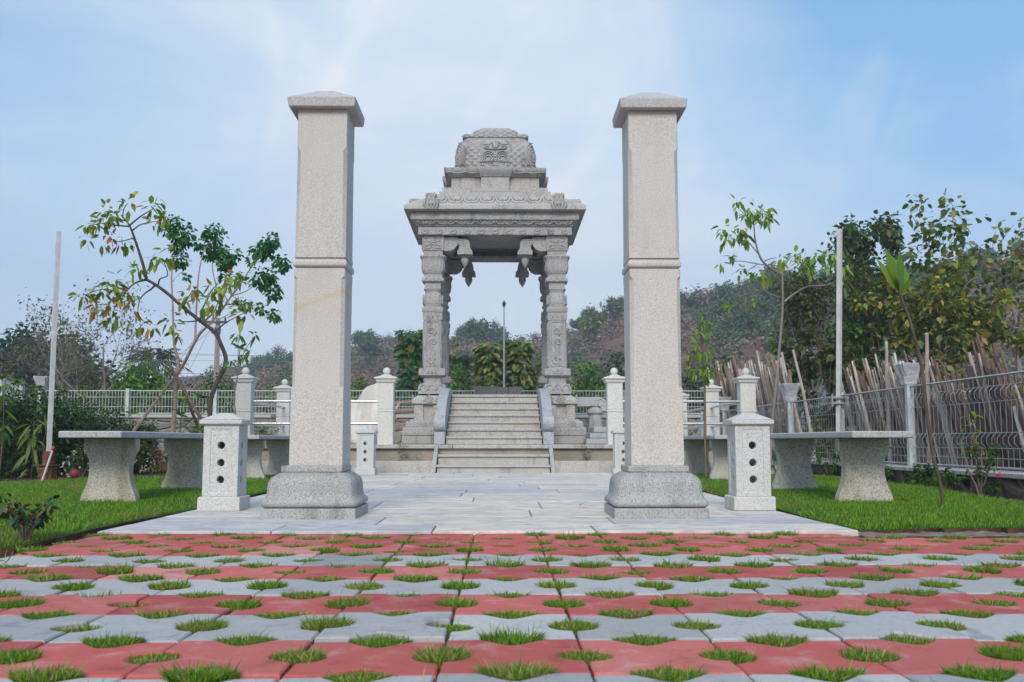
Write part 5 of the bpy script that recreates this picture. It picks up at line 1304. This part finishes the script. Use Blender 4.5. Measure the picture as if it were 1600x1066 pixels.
# weeds in the planter trench
for px, py, Y, lb in ((630,690,14.45,'small green weed growing from the trench left of the steps'),(913,688,14.45,'small green weed growing from the trench right of the steps')):
    t = at(px, py, Y); stemplant('weed', (t.x, Y, .12), t, lb, 'weed', 40, .055, [(.12,.24,.03),(.20,.26,.05)], wd=.45, droop=.5, r=.004, start=.05)
stemplant('weed', (at(655,700,14.45).x, 14.45, .12), at(657,705,14.45), 'short thin weed just left of the lower steps', 'weed', 12, .05, [(.14,.24,.03)], wd=.4, r=.003)

# ---- right lawn: saplings and bed plants
b = ground(1474, 797); t = at(1397, 455, b.y)
e = stemplant('sapling', (b.x, b.y, 0), t, 'thin bent sapling on the right lawn with big upright paddle leaves at its tip', 'sapling', 0, .2, [(.2,.3,.03)], r=.013, rosette=0, bark='bark_dark') if False else empty('sapling', (b.x, b.y, 0), 'thin bent sapling on the right lawn with big upright paddle leaves at its tip', 'sapling')
m = MB(); limb(m, [(1474,797),(1470,760),(1458,710),(1449,650),(1441,580),(1430,530),(1418,490),(1410,470),(1405,456)], b.y, .013, .009, 0, 7); obj('stem', m, M['bark_dark'], e, smooth=60)
B = Big(); ends = [(1362,392,.1),(1370,404,-.12),(1383,384,-.1),(1394,398,.15),(1406,387,.05),(1402,412,-.15),(1415,414,.2),(1427,432,-.05),(1420,442,.1),(1384,424,.2)]
P = np.array([at(1405,458,b.y) for _ in ends]); Q = np.array([at(x, y, b.y+d) for x, y, d in ends]); Dv = Q-P; Ln = np.linalg.norm(Dv,axis=1)
B.leaves(P, Dv, np.tile([.1,-1,.3],(len(ends),1))+rng.normal(0,.3,(len(ends),3)), Ln, Ln*.22+.02, pal(len(ends), [(.16,.27,.03),(.11,.22,.025),(.2,.3,.04)], .12), bend=.03); B.build('foliage', M['leaf'], e)
b = at(1101, 690, 11.6); e = empty('sapling', (b.x, 11.6, 0), 'slender sapling with feathery drooping yellow green leaflets, right of the right gate pillar', 'sapling')
m = MB(); limb(m, [(1103,745),(1102,690),(1101,640),(1101,590),(1098,550),(1095,520),(1093,495)], 11.6, .017, .006, 0, 7); obj('stem', m, M['bark'], e, smooth=60); B = Big(); m = MB()
for px, py in ((1098,492),(1112,498),(1088,508),(1078,522),(1105,515),(1112,540),(1085,540),(1072,552),(1098,548),(1110,565),(1076,580),(1095,572),(1115,575),(1068,565),(1130,565),(1108,590)):
    a, c = at(1097, min(590,py+22), 11.6), at(px, py, 11.6+random.uniform(-.25,.25)); m.tube([a, a.lerp(c,.6)+Vector((0,0,.03)), c], [.005,.004,.003], 4); n = 13
    u = rng.random(n); Pq = np.array([a.lerp(c, float(.35+.65*x)) for x in u]); D = rng.normal(0,.6,(n,3)); D[:,2] -= .7; D += np.array(c-a)*2
    B.leaves(Pq, D, frame_up(D), .085*rng.uniform(.8,1.2,n), .024, pal(n, [(.16,.28,.03),(.22,.33,.04),(.11,.22,.03)], .15), bend=.5)
obj('twig', m, M['bark'], e); B.build('foliage', M['leaf'], e)
YT = 13.3; b = at(1205, 690, YT)
e = empty('young_tree', (b.x, YT, 0), 'slender bent young tree with drooping light green sprays, left of the right white pole', 'tree'); m = MB(); B = Big()
limb(m, [(1203,735),(1207,655),(1214,590),(1220,520),(1223,475),(1222,425),(1220,413)], YT, .024, .012, 0)
for p_, a_, b_, dy in (([(1222,429),(1205,420),(1193,410),(1186,398),(1180,375),(1178,352),(1176,340)], .02, .006, -.4), ([(1186,398),(1176,386),(1166,374),(1158,362)], .012, .004, .3), ([(1193,414),(1175,411),(1155,408),(1136,411)], .009, .003, .5), ([(1195,408),(1205,404),(1214,403)], .009, .003, -.4), ([(1178,352),(1168,340),(1150,322)], .008, .003, -.3), ([(1178,352),(1190,342),(1200,335)], .008, .003, .3), ([(1164,376),(1150,375),(1140,370)], .007, .003, .1), ([(1225,472),(1240,460),(1262,448),(1290,446),(1313,436)], .018, .005, .6), ([(1262,448),(1268,430),(1275,410),(1290,398)], .01, .004, -.4), ([(1218,465),(1200,458),(1190,448),(1178,452)], .007, .003, .4), ([(1222,425),(1214,420),(1205,416)], .014, .01, 0), ([(1185,412),(1172,420),(1166,425)], .006, .003, 0)):
    limb(m, p_, YT, a_, b_, dy, 6)
obj('trunk', m, M['bark_grey'], e, smooth=60)
for px, py, rad, n, dy in ((1152,320,12,9,-.6),(1172,326,14,14,-.4),(1192,330,14,14,-.1),(1165,335,14,13,-.3),(1180,342,12,10,-.2),(1200,342,10,9,.2),(1130,358,11,10,.3),(1143,366,13,13,.2),(1158,362,13,13,0),(1133,375,8,7,.3),(1166,374,8,6,.2),(1142,402,8,5,.5),(1127,413,6,3,.5),(1160,425,11,9,.3),(1185,425,12,10,.3),(1195,432,8,6,.2),(1220,406,9,8,-.4),(1255,405,14,13,-.2),(1275,402,13,12,-.3),(1300,405,14,14,.4),(1315,415,14,14,.5),(1290,398,10,8,-.2),(1320,440,12,10,.6),(1175,470,7,5,.3),(1142,477,6,4,.4),(1263,420,11,10,-.2),(1240,398,7,6,-.3)):
    cluster(B, at(px, py, YT+dy), rad/FPX*YT*.9, n+4, .125, [(.19,.33,.04),(.25,.38,.045),(.13,.24,.03),(.42,.34,.03)], .6, .42, 1, (4,4,3,.4), out=.8)
B.build('crown', M['leaf'], e)
for px, Y, rx, rz, lb in ((1530,8.35,.16,.20,'green bed plant with a magenta flower below the right fence'),(1475,9.2,.13,.09,'low green plant at the foot of the right plinth wall, nearest the lamp'),(1440,9.8,.13,.08,'small creeping plant at the plinth wall beneath the fence lamp'),(1300,12.6,.22,.14,'dense low bush below the fence between the right bench legs'),(1398,10.8,.13,.08,'small weed clump beside the near right bench'),(1215,14.0,.2,.15,'green bush under the fence behind the right bollard')):
    c = at(px, 740, Y); shrub('bed_plant', (min(c.x, FX-.24), Y, -.03), lb, 'plant', rx, rz, 420, .05, [(.05,.12,.018),(.08,.17,.025),(.035,.085,.015)], droop=.2, wd=.45, group='low plants along the right fence', flowers=(2, .035, [(.55,.02,.12)]) if px == 1530 else None)
for px, pys_, Y, lb in ((1522,(640,705),9.0,'yellow green vine climbing the right fence beyond the wrapped lamp'),(1280,(640,672),13.6,'yellow green vine on the fence left of the white pole'),(1383,(640,670),11.3,'small yellow green vine on the fence left of the wrapped lamp'),(1232,(640,690),15.5,'yellow green vine on the fence by the second wrapped lamp')):
    tpt = Vector((FX-.03, 0, 0)); Yv = (FX-.03-CAM.x)*FPX/(px-780); t = at(px, pys_[0], Yv); b = at(px+3, pys_[1], Yv)
    stemplant('climbing_vine', (FX-.05, Yv, .19), (FX-.05, Yv, t.z), lb, 'vine', 26, .075, [(.26,.34,.04),(.16,.26,.03)], wd=.5, droop=.5, r=.004, start=.25, group='vines on the right fence')
# ================================================================== BEYOND THE GARDEN
# hill: a ridge whose crest climbs to the right
CREST = [(-900,600),(-300,596),(200,594),(390,583),(420,572),(457,562),(550,548),(600,543),(660,538),(720,536),(800,540),(860,536),(900,525),(945,505),(975,492),(1060,490),(1150,478),(1210,452),(1260,455),(1340,438),(1450,425),(1600,412),(1900,395),(2600,420)]
def crest_px(px):
    for (a,b),(c,d) in zip(CREST, CREST[1:]):
        if px <= c: return b + (d-b)*(px-a)/(c-a)
    return CREST[-1][1]
def crest_Y(px): return 165 - 35*min(1, max(0, (px-300)/1000))
def hill_pt(px, v):
    """v 0 at the foot, 1 on the crest, up to 1.6 behind it"""
    Yc = crest_Y(px); c = at(px, crest_px(px), Yc); Yf = 62 + 12*math.sin(px*.004)
    Y = Yf + (Yc-Yf)*v; X = CAM.x + (c.x-CAM.x)*(Y/Yc)**.9 if v <= 1 else c.x*(Y/Yc)
    s = v*v*(3-2*v) if v < 1 else 1-.25*(v-1)
    s = .45*s + .55*min(v, 1 - .25*max(0, v-1))
    z = -.3 + (c.z+.3)*s + (.8*math.sin(px*.021+v*7)+.5*math.sin(px*.05-v*13))*math.sin(math.pi*min(v,1))
    return Vector((X, Y, z))
pxs = list(range(-900, 2601, 25)); vs = [i/26*1.6 for i in range(27)]
m = MB(); m.v = [hill_pt(px, v)[:] for v in vs for px in pxs]; n = len(pxs)
for j in range(len(vs)-1):
    for i in range(n-1): m.f.append((j*n+i, j*n+i+1, (j+1)*n+i+1, (j+1)*n+i))
g = Nd('dry_hillside'); c = g.coord(False); f = g.noise(c, .09, 8, .68)
k = g.ramp(f, [(.28,(.07,.085,.04)),(.44,(.17,.10,.075)),(.55,(.22,.125,.095)),(.66,(.30,.19,.14)),(.78,(.14,.12,.065))]); k = g.mix(g.mul(g.mr(g.noise(c, .8, 6, .7), .45, .7), .7), k, (.05,.045,.03)); g.bump(g.noise(c, .6, 6, .7), 1.0, .8)
M['hill'] = g.fin(k, .95, .05); struct(obj('hill', m, M['hill'], smooth=60))
# scrub over the slopes: uncountable
random.seed(5); rng = np.random.default_rng(5); B = Big()
scols = [[(.055,.10,.03),(.075,.13,.035)],[(.10,.13,.045),(.14,.16,.055)],[(.20,.13,.08),(.25,.165,.105)],[(.17,.12,.10),(.22,.16,.135)],[(.04,.085,.035)],[(.25,.19,.10),(.19,.15,.07)]]
for i in range(2300):
    px = random.uniform(330, 1660); v = random.random()**.8*1.02
    if px < 500 and v < .25: continue
    p = hill_pt(px, v); patch = math.sin(px*.013+2)*math.sin(v*6+px*.006)
    kind = random.choices(range(6), (5,3,2,2,3,1) if patch > .12 else (1,1,7,4,1,2))[0]
    r = random.uniform(.6, 1.7)*(1.25 if kind in (0,4) else .85); nn = int(60*r)
    o = rng.normal(0,1,(nn,3)); o /= np.linalg.norm(o,axis=1)[:,None]; o[:,2] = np.abs(o[:,2])*.95; lump = 1+.3*np.sin(o[:,0]*5+i)*np.sin(o[:,1]*4+i*2)
    P = np.array(p) + o*r*(rng.random(nn)[:,None]**.35)*lump[:,None]; D = rdir(nn, .1); Lf = rng.uniform(.22,.46,nn)
    sh = random.uniform(.75,1.3); B.leaves(P, np.cross(D, o)+.2*D, o+rng.normal(0,.28,(nn,3)), Lf, Lf*.8, pal(nn, [tuple(x*sh for x in q) for q in scols[kind]], .10), simple=True)
tag(B.build('hillside_scrub', M['scrub']), 'patchy green, brown and mauve dry scrub covering the hillside', 'scrub', kind='stuff')
# single trees standing on the hill
HT = []
tc_ = [[(.08,.15,.045),(.11,.19,.05)],[(.07,.125,.05),(.09,.15,.055)],[(.20,.17,.14),(.25,.21,.18)],[(.13,.18,.045),(.18,.21,.06)]]
for k in range(4):
    HT.append(tree('hill_tree', (0,0,0), 'x', 'tree', 1.5, .16, 2, 15 if k != 2 else 4, .5, tc_[k], ln=1.9, cr=.75, seed=40+k, wd=.7, mat='scrub', spread=.75, kids=(2,3), droop=.1))
hl = ['green bushy tree on the skyline of the hill', 'dark tree on the slope of the hill', 'bare greyish tree on the hill', 'olive green tree on the hill']
hp = [(556,1,0),(575,.99,1),(600,1,2),(622,.98,0),(648,1,2),(716,1,0),(735,1.0,2),(742,.97,0),(760,.98,1),(728,.95,0),(775,.99,3),(812,1,2),(840,1,2),(905,1,1),(918,.98,3),(930,1,0),(945,.97,0),(962,1,0),(972,.98,1),(880,.99,2),(1072,1,0),(1085,.98,0),(1098,1,2),(1110,1,2),(1122,.99,1),(1135,1,1),(1150,1,0),(1165,.99,3),(1180,1,0),(1195,1,2),(1208,.99,1),(1235,1,1),(1255,1,2),(1290,1,0),(1340,1,0),(1550,1,1),(1585,1,0),(420,1,0),(440,1,2),(405,1,1),(1120,.70,0),(1180,.62,0),(1150,.5,1),(960,.8,0),(930,.72,3),(1100,.82,2),(1215,.75,1),(1085,.9,1),(575,.7,0),(735,.8,0),(750,.86,1),(905,.62,2),(1160,.78,3),(1250,.6,1),(1190,.4,0),(1520,.8,1),(1560,.7,1)]
for i, (px, v, k) in enumerate(hp):
    p = hill_pt(px, v); o = HT[k] if not any(q[2] == k for q in hp[:i]) else dup(HT[k])
    o.location = p - Vector((0,0,.2)); o.rotation_euler.z = random.uniform(0,6); s = random.uniform(.42,.8)*(1.0 if v > .9 else 1.1); o.scale = (s,s,s*random.uniform(.85,1.1)); o['label'] = hl[k]; o['group'] = ['green trees on the hill','dark trees on the hill','bare trees on the hill','olive trees on the hill'][k]

# ---- trees and bushes just beyond the walls
brg = [(.10,.22,.022),(.15,.29,.028),(.06,.15,.018)]
yl = [(.13,.22,.02),(.17,.24,.03),(.09,.17,.02)]
dk = [(.04,.09,.02),(.06,.125,.025),(.028,.065,.016)]
for px, top, Y, rx, cols, lb, n in ((672,545,29,1.0,brg+[(.16,.17,.03)],'bushy green tree directly behind the left front column of the pavilion',3400),(735,575,30,.95,brg,'round bright green bush seen through the pavilion at the left column',2600),(850,582,29,.62,yl,'small yellow green bush seen through the pavilion at the right column',1600),(930,570,27,.75,brg+yl,'bright green conical bush right of the pavilion',2400),(905,600,30,.6,dk+brg,'low dark bush behind the fence right of the pavilion',1300),(565,603,29,.55,yl,'bright green bush behind the canvas sheet',1300),(965,575,31,.7,dk,'dark bush behind the railing post right of the pavilion',1400),(1080,600,28,.8,dk+[(.10,.07,.05)],'dark brownish bush behind the fence right of the gate pillar',1800),(225,588,26,1.15,brg,'large round green bush beyond the white fence on the left',7500),(325,605,30,1.3,brg+dk,'green bush right of the large round one on the left',3000),(430,600,38,1.3,brg+dk,'low green bush beyond the fence left of the gate pillar',2400),(160,600,30,.9,[(.12,.13,.03),(.09,.12,.03)],'olive bush under the bare tree on the left',1800),(110,590,31,.9,[(.08,.11,.03),(.14,.12,.05)],'brownish bush right of the white pole',1700),(790,600,33,.9,dk,'low dark bush behind the flagpole',1300)):
    c = at(px, 690, Y); zt = zat(top, Y, px); shrub('wild_bush', (c.x, Y, -.09), lb, 'bush', rx, (zt+.09)/2.0, n, .13, cols, ry=rx*.8, wd=.55, stems=7)
# cone crown bush uses the same builder; saplings with big round leaves
def bigleaf(px, top, Y, lb, w, n, cols, wts=None, rows=9):
    b = at(px, 690, Y); t = at(px, top, Y); e = empty('broad_leafed_tree', (b.x, Y, -.09), lb, 'tree'); m = MB(); m.tube([(b.x,Y,-.09), Vector((b.x+.03,Y,t.z*.5)), t], [.045,.035,.012], 7); obj('trunk', m, M['bark'], e, smooth=60); B = Big()
    u = rng.random(n)**.8; zb = t.z*.34; a = rng.uniform(0,6.28,n); rr = w*(.45+.55*np.sin(np.clip(u*1.15+.25,0,1)*math.pi*.8))*np.sqrt(rng.random(n))
    P = np.stack([b.x+rr*np.cos(a)*.8, Y+rr*np.sin(a)*.8, zb+(t.z-zb)*u], 1); D = np.stack([np.cos(a), np.sin(a), rng.uniform(-.9,.3,n)],1); Ln = rng.uniform(.17,.30,n)
    B.leaves(P, D, frame_up(D), Ln, Ln*.7, pal(n, cols, .2, wts), bend=.35); B.build('crown', M['leaf'], e)
tk = [(.11,.19,.03),(.18,.25,.05),(.24,.25,.06),(.06,.12,.02)]
bigleaf(640, 516, 28, 'narrow tree with large round green leaves left of the pavilion', .52, 330, [(.03,.14,.03),(.06,.15,.03),(.16,.13,.03)], (3,3,1))
bigleaf(766, 536, 29, 'broad leafed tree left of the flagpole, seen through the pavilion', .62, 480, tk)
bigleaf(812, 532, 29, 'broad leafed tree right of the flagpole, seen through the pavilion', .50, 420, tk+[(.2,.22,.07)])
def palm(px, top, Y, ln, lb):
    b = at(px, 690, Y); t = at(px, top, Y); e = empty('coconut_palm', (b.x, Y, -.09), lb, 'palm'); m = MB(); m.tube([(b.x,Y,-.09), (b.x+.1,Y,t.z*.5), (b.x,Y,t.z-ln*.4)], [.16,.12,.1], 8); obj('trunk', m, M['bark_grey'], e, smooth=60); B = Big()
    c = np.array((b.x,Y,t.z-ln*.4))
    for k in range(22):
        a = random.uniform(0,6.28); el = random.uniform(-.35,1.2); d = np.array([math.cos(a)*math.cos(el), math.sin(a)*math.cos(el), math.sin(el)]); L_ = ln*random.uniform(.8,1.1)
        us = np.linspace(.08,1,26); mid = c + d*us[:,None]*L_ + np.array([0,0,-1])*(us[:,None]**2)*L_*.5
        side = np.cross(d, [0,0,1.0]); side /= np.linalg.norm(side)
        for s in (-1,1):
            D = side*s + d*.5 + np.array([0,0,-.45]); B.leaves(mid, np.tile(D,(26,1))+rng.normal(0,.12,(26,3)), rdir(26), L_*.30*np.sin(np.clip(us*1.0+.12,0,1)*math.pi*.92)+.05, L_*.022, pal(26, [(.03,.07,.025),(.045,.09,.03)], .2), bend=.3, simple=True)
    B.build('frond', M['leaf'], e)
palm(236, 538, 50, 1.9, 'small coconut palm far beyond the left fence'); palm(712, 550, 34, 1.0, 'young palm seen through the pavilion beside the left columns')
# far left trees
def bgtree(px, top, Y, lb, seed, cols, leafn, leafl, lev=3, wts=None, bark='bark', th=.3, r=.13, wd=.6, cr=.35, spread=.6, skip=0, base=690, tiltx=0, kids=(2,3), droop=.2, name='tree', up=.3, simple=True):
    b = at(px, base, Y); H = zat(top, Y, px)+.09
    e = tree(name, (b.x, Y, -.09), lb, 'tree', H*th, r, lev, leafn, leafl, cols, bark, ln=H*(1-th)*.48, wts=wts, wd=wd, cr=cr, spread=spread, seed=seed, skip=skip, kids=kids, droop=droop, d=(tiltx,0,1), up=up, simple=simple)
    bpy.context.view_layer.update()
    # make the height true to the photograph
    zs = max(v.co.z for ch in e.children for v in ch.data.vertices); s = H/zs; e.scale = (s*.92+.08, s*.92+.08, s) if s < 1.6 else (1.45,1.45,s)
    return e
bgtree(18, 505, 48, 'dense dark green tree at the far left edge beyond the fence', 3, [(.018,.075,.03),(.03,.10,.035),(.012,.05,.02)], 26, .30, cr=.7, spread=.8, wd=.7)
bgtree(-60, 520, 46, 'dense dark green tree just outside the left frame edge', 4, [(.018,.075,.03),(.03,.10,.035)], 22, .30, cr=.7, spread=.8, wd=.7)
bgtree(60, 512, 44, 'brown green tree just left of the white pole', 11, [(.10,.085,.045),(.07,.085,.035),(.035,.065,.025),(.13,.10,.06)], 9, .22, cr=.6, spread=.8)
bgtree(150, 432, 27, 'half bare tree with thin branches and sparse pale leaves, right of the white pole', 8, [(.20,.17,.10),(.13,.15,.06),(.16,.12,.10),(.10,.14,.05)], 2, .10, lev=4, bark='bark_grey', r=.07, cr=.22, spread=.55, th=.28, wts=(2,2,2,2), droop=.5, skip=.3)
bgtree(105, 470, 30, 'thin bare shrubby tree behind the white pole', 9, [(.16,.13,.11),(.12,.13,.06)], 3, .11, lev=3, bark='bark_grey', r=.05, cr=.2, spread=.6, th=.25)
# right hand trees behind the sticks
tq = [(.10,.165,.03),(.155,.21,.04),(.26,.25,.06),(.36,.27,.05),(.06,.10,.025)]
def pixtree(name, label, cat, basepx, Y, trunk, cl, n, leafl, cols, wts=None, bark='bark', r0=.06, wd=.7, droop=.3, dep=.9, seed=1, cs=1.0):
    """tree whose limbs reach leaf clumps read off the photograph; depth is spread round the trunk"""
    random.seed(seed); b = at(basepx, 690, Y); e = empty(name, (b.x, Y, -.09), label, cat); m = MB(); B = Big()
    tr = [Vector((b.x, Y, -.09))] + [at(px, py, Y) for px, py in trunk]; m.tube(tr, np.linspace(r0, r0*.45, len(tr)).tolist(), 7)
    nodes = [(p, r0*.6) for p in tr[1:]]; top = tr[-1]
    pts = sorted([at(px, py, Y + random.uniform(-dep, dep)) for px, py in cl], key=lambda p: (p-top).length)
    for p in pts:
        q, r = min(nodes, key=lambda a: (a[0]-p).length + 1.5*max(0, a[0].z-p.z+.1))
        mid = q.lerp(p, .5) + Vector((random.gauss(0,.05), random.gauss(0,.05), .06)); r2 = max(.006, r*.62)
        m.tube([q, mid, p], [r2, r2*.8, r2*.55], 5, cap=False); nodes += [(mid, r2*.8), (p, r2*.55)]
        for _ in range(2):
            cluster(B, p + Vector((random.gauss(0,.07), random.gauss(0,.1), random.gauss(0,.07)))*cs, .15*cs*random.uniform(.7,1.3), int(n*random.uniform(.3,.75)), leafl, cols, droop, wd, 1, wts, .2, out=.9)
    obj('trunk', m, M[bark], e, smooth=60, fix=False); B.build('crown', M['leaf'], e); return e
def stemcol(px0, py0, px1, py1, n, w0, w1):
    return [(px0+(px1-px0)*t+random.gauss(0, w0+(w1-w0)*t), py0+(py1-py0)*t+random.gauss(0,4)) for t in np.linspace(0, 1, n)]
random.seed(31)
def blob(px, py, rx, ry, n): return [(px+rx*random.gauss(0,.5), py+ry*random.gauss(0,.5)) for _ in range(n)]
pixtree('tree', 'dense dark leafed tree just right of the right white pole', 'tree', 1352, 21, [(1352,600),(1354,520),(1356,460)], blob(1330,360,14,12,14)+blob(1326,385,14,16,16)+blob(1382,356,14,14,16)+blob(1390,380,14,14,12)+blob(1350,385,14,16,12)+blob(1345,425,26,26,32)+blob(1385,430,14,26,16)+blob(1340,480,28,24,30)+blob(1380,500,28,34,34), 20, .13, [(.04,.09,.022),(.07,.125,.03),(.028,.06,.016),(.11,.14,.04)], (3,3,2,1.5), r0=.07, seed=3)
c1 = stemcol(1462,520,1436,316,15,15,4)+stemcol(1462,450,1450,345,8,10,5)+stemcol(1435,470,1415,382,8,10,5)+stemcol(1440,545,1400,430,9,16,8)+blob(1430,490,26,30,22)
pixtree('tree', 'tall tree with round dark leaves right of the paddle leafed sapling', 'tree', 1455, 19.5, [(1455,610),(1455,540),(1452,480)], c1, 10, .14, tq, (4,4,2,.25,3), r0=.06, wd=.8, seed=4, dep=.6)
c2 = stemcol(1490,520,1482,312,16,16,4)+stemcol(1490,450,1500,320,10,10,4)+stemcol(1500,470,1512,345,9,12,5)+stemcol(1480,430,1464,350,6,8,4)+stemcol(1510,500,1530,385,8,12,6)+blob(1480,430,24,24,18)+blob(1490,500,36,34,34)+blob(1530,520,24,30,20)
pixtree('tree', 'tallest tree with round leaves turning yellow, behind the stick pile', 'tree', 1487, 18.6, [(1487,620),(1488,540),(1488,450)], c2, 10, .14, tq, (4,4,2.5,.4,2), r0=.065, wd=.8, seed=5, dep=.7)
c3 = stemcol(1590,470,1592,350,9,8,6)+stemcol(1585,450,1562,365,8,8,6)+stemcol(1560,480,1542,392,7,10,8)+stemcol(1600,480,1625,360,9,8,6)+blob(1575,430,22,26,12)+blob(1555,500,24,26,16)+blob(1595,515,18,24,14)
pixtree('tree', 'sparse tree with yellowing leaves at the right frame edge', 'tree', 1592, 17.5, [(1593,620),(1590,520),(1580,460)], c3, 7, .14, tq, (3,3,3,1.6,2), bark='bark_grey', r0=.06, wd=.8, seed=6, dep=.6)
pixtree('tree', 'low leafy green tree behind the right white pole', 'tree', 1328, 19, [(1328,620),(1328,560)], blob(1325,520,16,24,20)+blob(1335,565,18,22,18)+blob(1310,570,12,18,8), 22, .12, [(.07,.18,.025),(.11,.22,.03),(.045,.11,.02)], r0=.04, wd=.6, seed=7, dep=.5)
bgtree(1272, 385, 19.5, 'slim upright tree with bare twig ends, left of the right white pole', 28, [(.07,.14,.025),(.11,.18,.03),(.13,.11,.07)], 6, .11, lev=4, cr=.2, spread=.36, r=.05, bark='bark_grey', up=.6, th=.32, wts=(3,2,3), kids=(2,2))
for px, top, Y, rx, cols, lb, n in ((1290,530,17.5,.55,[(.06,.10,.02),(.10,.12,.03),(.15,.13,.05)],'olive bush behind the sticks, left of the right white pole',1500),(1345,500,20,.9,[(.04,.11,.02),(.06,.14,.02),(.025,.06,.014)],'green bush behind the right white pole',2600),(1400,470,18.5,.85,tq,'leafy yellowing bush behind the paddle leafed sapling',2400),(1460,460,17,.8,tq,'yellow leafed bush behind the stick pile, in front of the tallest tree',2200),(1530,480,17.5,.75,tq,'yellowing bush behind the right end of the stick pile',1700),(1590,500,15,.5,[(.16,.19,.03),(.25,.19,.03)],'bright yellow green bush at the right frame edge',900),(1240,545,19.5,.55,dk+tq[:2],'dark bush behind the sticks near the second wrapped lamp',1300),(1130,575,24.8,.6,dk,'dark bush behind the back left end of the sticks',1200)):
    c = at(px, 690, Y); zt = zat(top, Y, px); shrub('wild_bush', (c.x, Y, -.09), lb, 'bush', rx, (zt+.09)/2.0, n, .15, cols, ry=rx*.8, wd=.68, stems=6, droop=.3)
# electric pole and wires
Yp = 42; b = at(335, 690, Yp); tp = zat(497, Yp, 335); e = empty('utility_pole', (b.x, Yp, -.09), 'concrete electric pole with crossarms beyond the left fence', 'electric pole')
m = MB(); m.tube([(b.x, Yp, -.09), (b.x, Yp, tp)], [.15,.10], 4); obj('pole_shaft', m, M['pole_conc'], e, smooth=0)
for py, w_ in ((504,.62),(520,.22)):
    z = zat(py, Yp, 335); m = MB(); m.box(b.x-w_, b.x+w_*.7, Yp-.16, Yp-.10, z-.05, z+.05)
    for x in (-w_*.9, -w_*.3, w_*.55): m.lathe(b.x+x, Yp-.13, [(z+.05,.03),(z+.10,.05),(z+.15,.035),(z+.2,.045),(z+.22,.01)], 8)
    obj('crossarm', m, M['dark'], e)
def wire(p, q, sag, r, lb):
    m = MB(); p, q = Vector(p), Vector(q); m.tube([p.lerp(q,t) - Vector((0,0,sag*4*t*(1-t))) for t in np.linspace(0,1,24)], r, 4); o = obj('power_line', m, M['cable'], base=p, smooth=60); tag(o, lb, 'cable', 'power lines crossing behind the garden')
for k, (pa, pb, Y) in enumerate(((548,556,58),(556,566,58),(540,572,66),(572,590,50))):
    wire(at(-100, pa, Y+6), at(1750, pb+(-8 if k < 2 else 0), Y), .4, .011, ('highest','second','third','lowest')[k] + ' thin power line crossing in front of the hill')
z = zat(503, Yp, 335)
for k, (px, py, Y) in enumerate(((262,590,40),(285,600,40),(240,585,38))):
    wire((b.x-.4+.25*k, Yp-.13, z+.1-.1*k), at(px, py, Y), .02, .012, ('left','right','lowest')[k] + ' slanting wire running down left from the electric pole')
# haze over the distance
hb_ = bpy.data.materials.new('air'); hb_.use_nodes = True; t_ = hb_.node_tree; t_.nodes.clear()
o_ = t_.nodes.new('ShaderNodeOutputMaterial'); v_ = t_.nodes.new('ShaderNodeVolumePrincipled'); t_.links.new(v_.outputs[0], o_.inputs['Volume'])
v_.inputs['Color'].default_value = (.72,.80,.95,1); v_.inputs['Density'].default_value = .0016; v_.inputs['Anisotropy'].default_value = 0.0
m = MB(); m.box(-420, 420, -70, 330, -12, 62)
HAZE = True
if HAZE: struct(obj('haze', m, hb_, smooth=0))['kind'] = 'stuff'
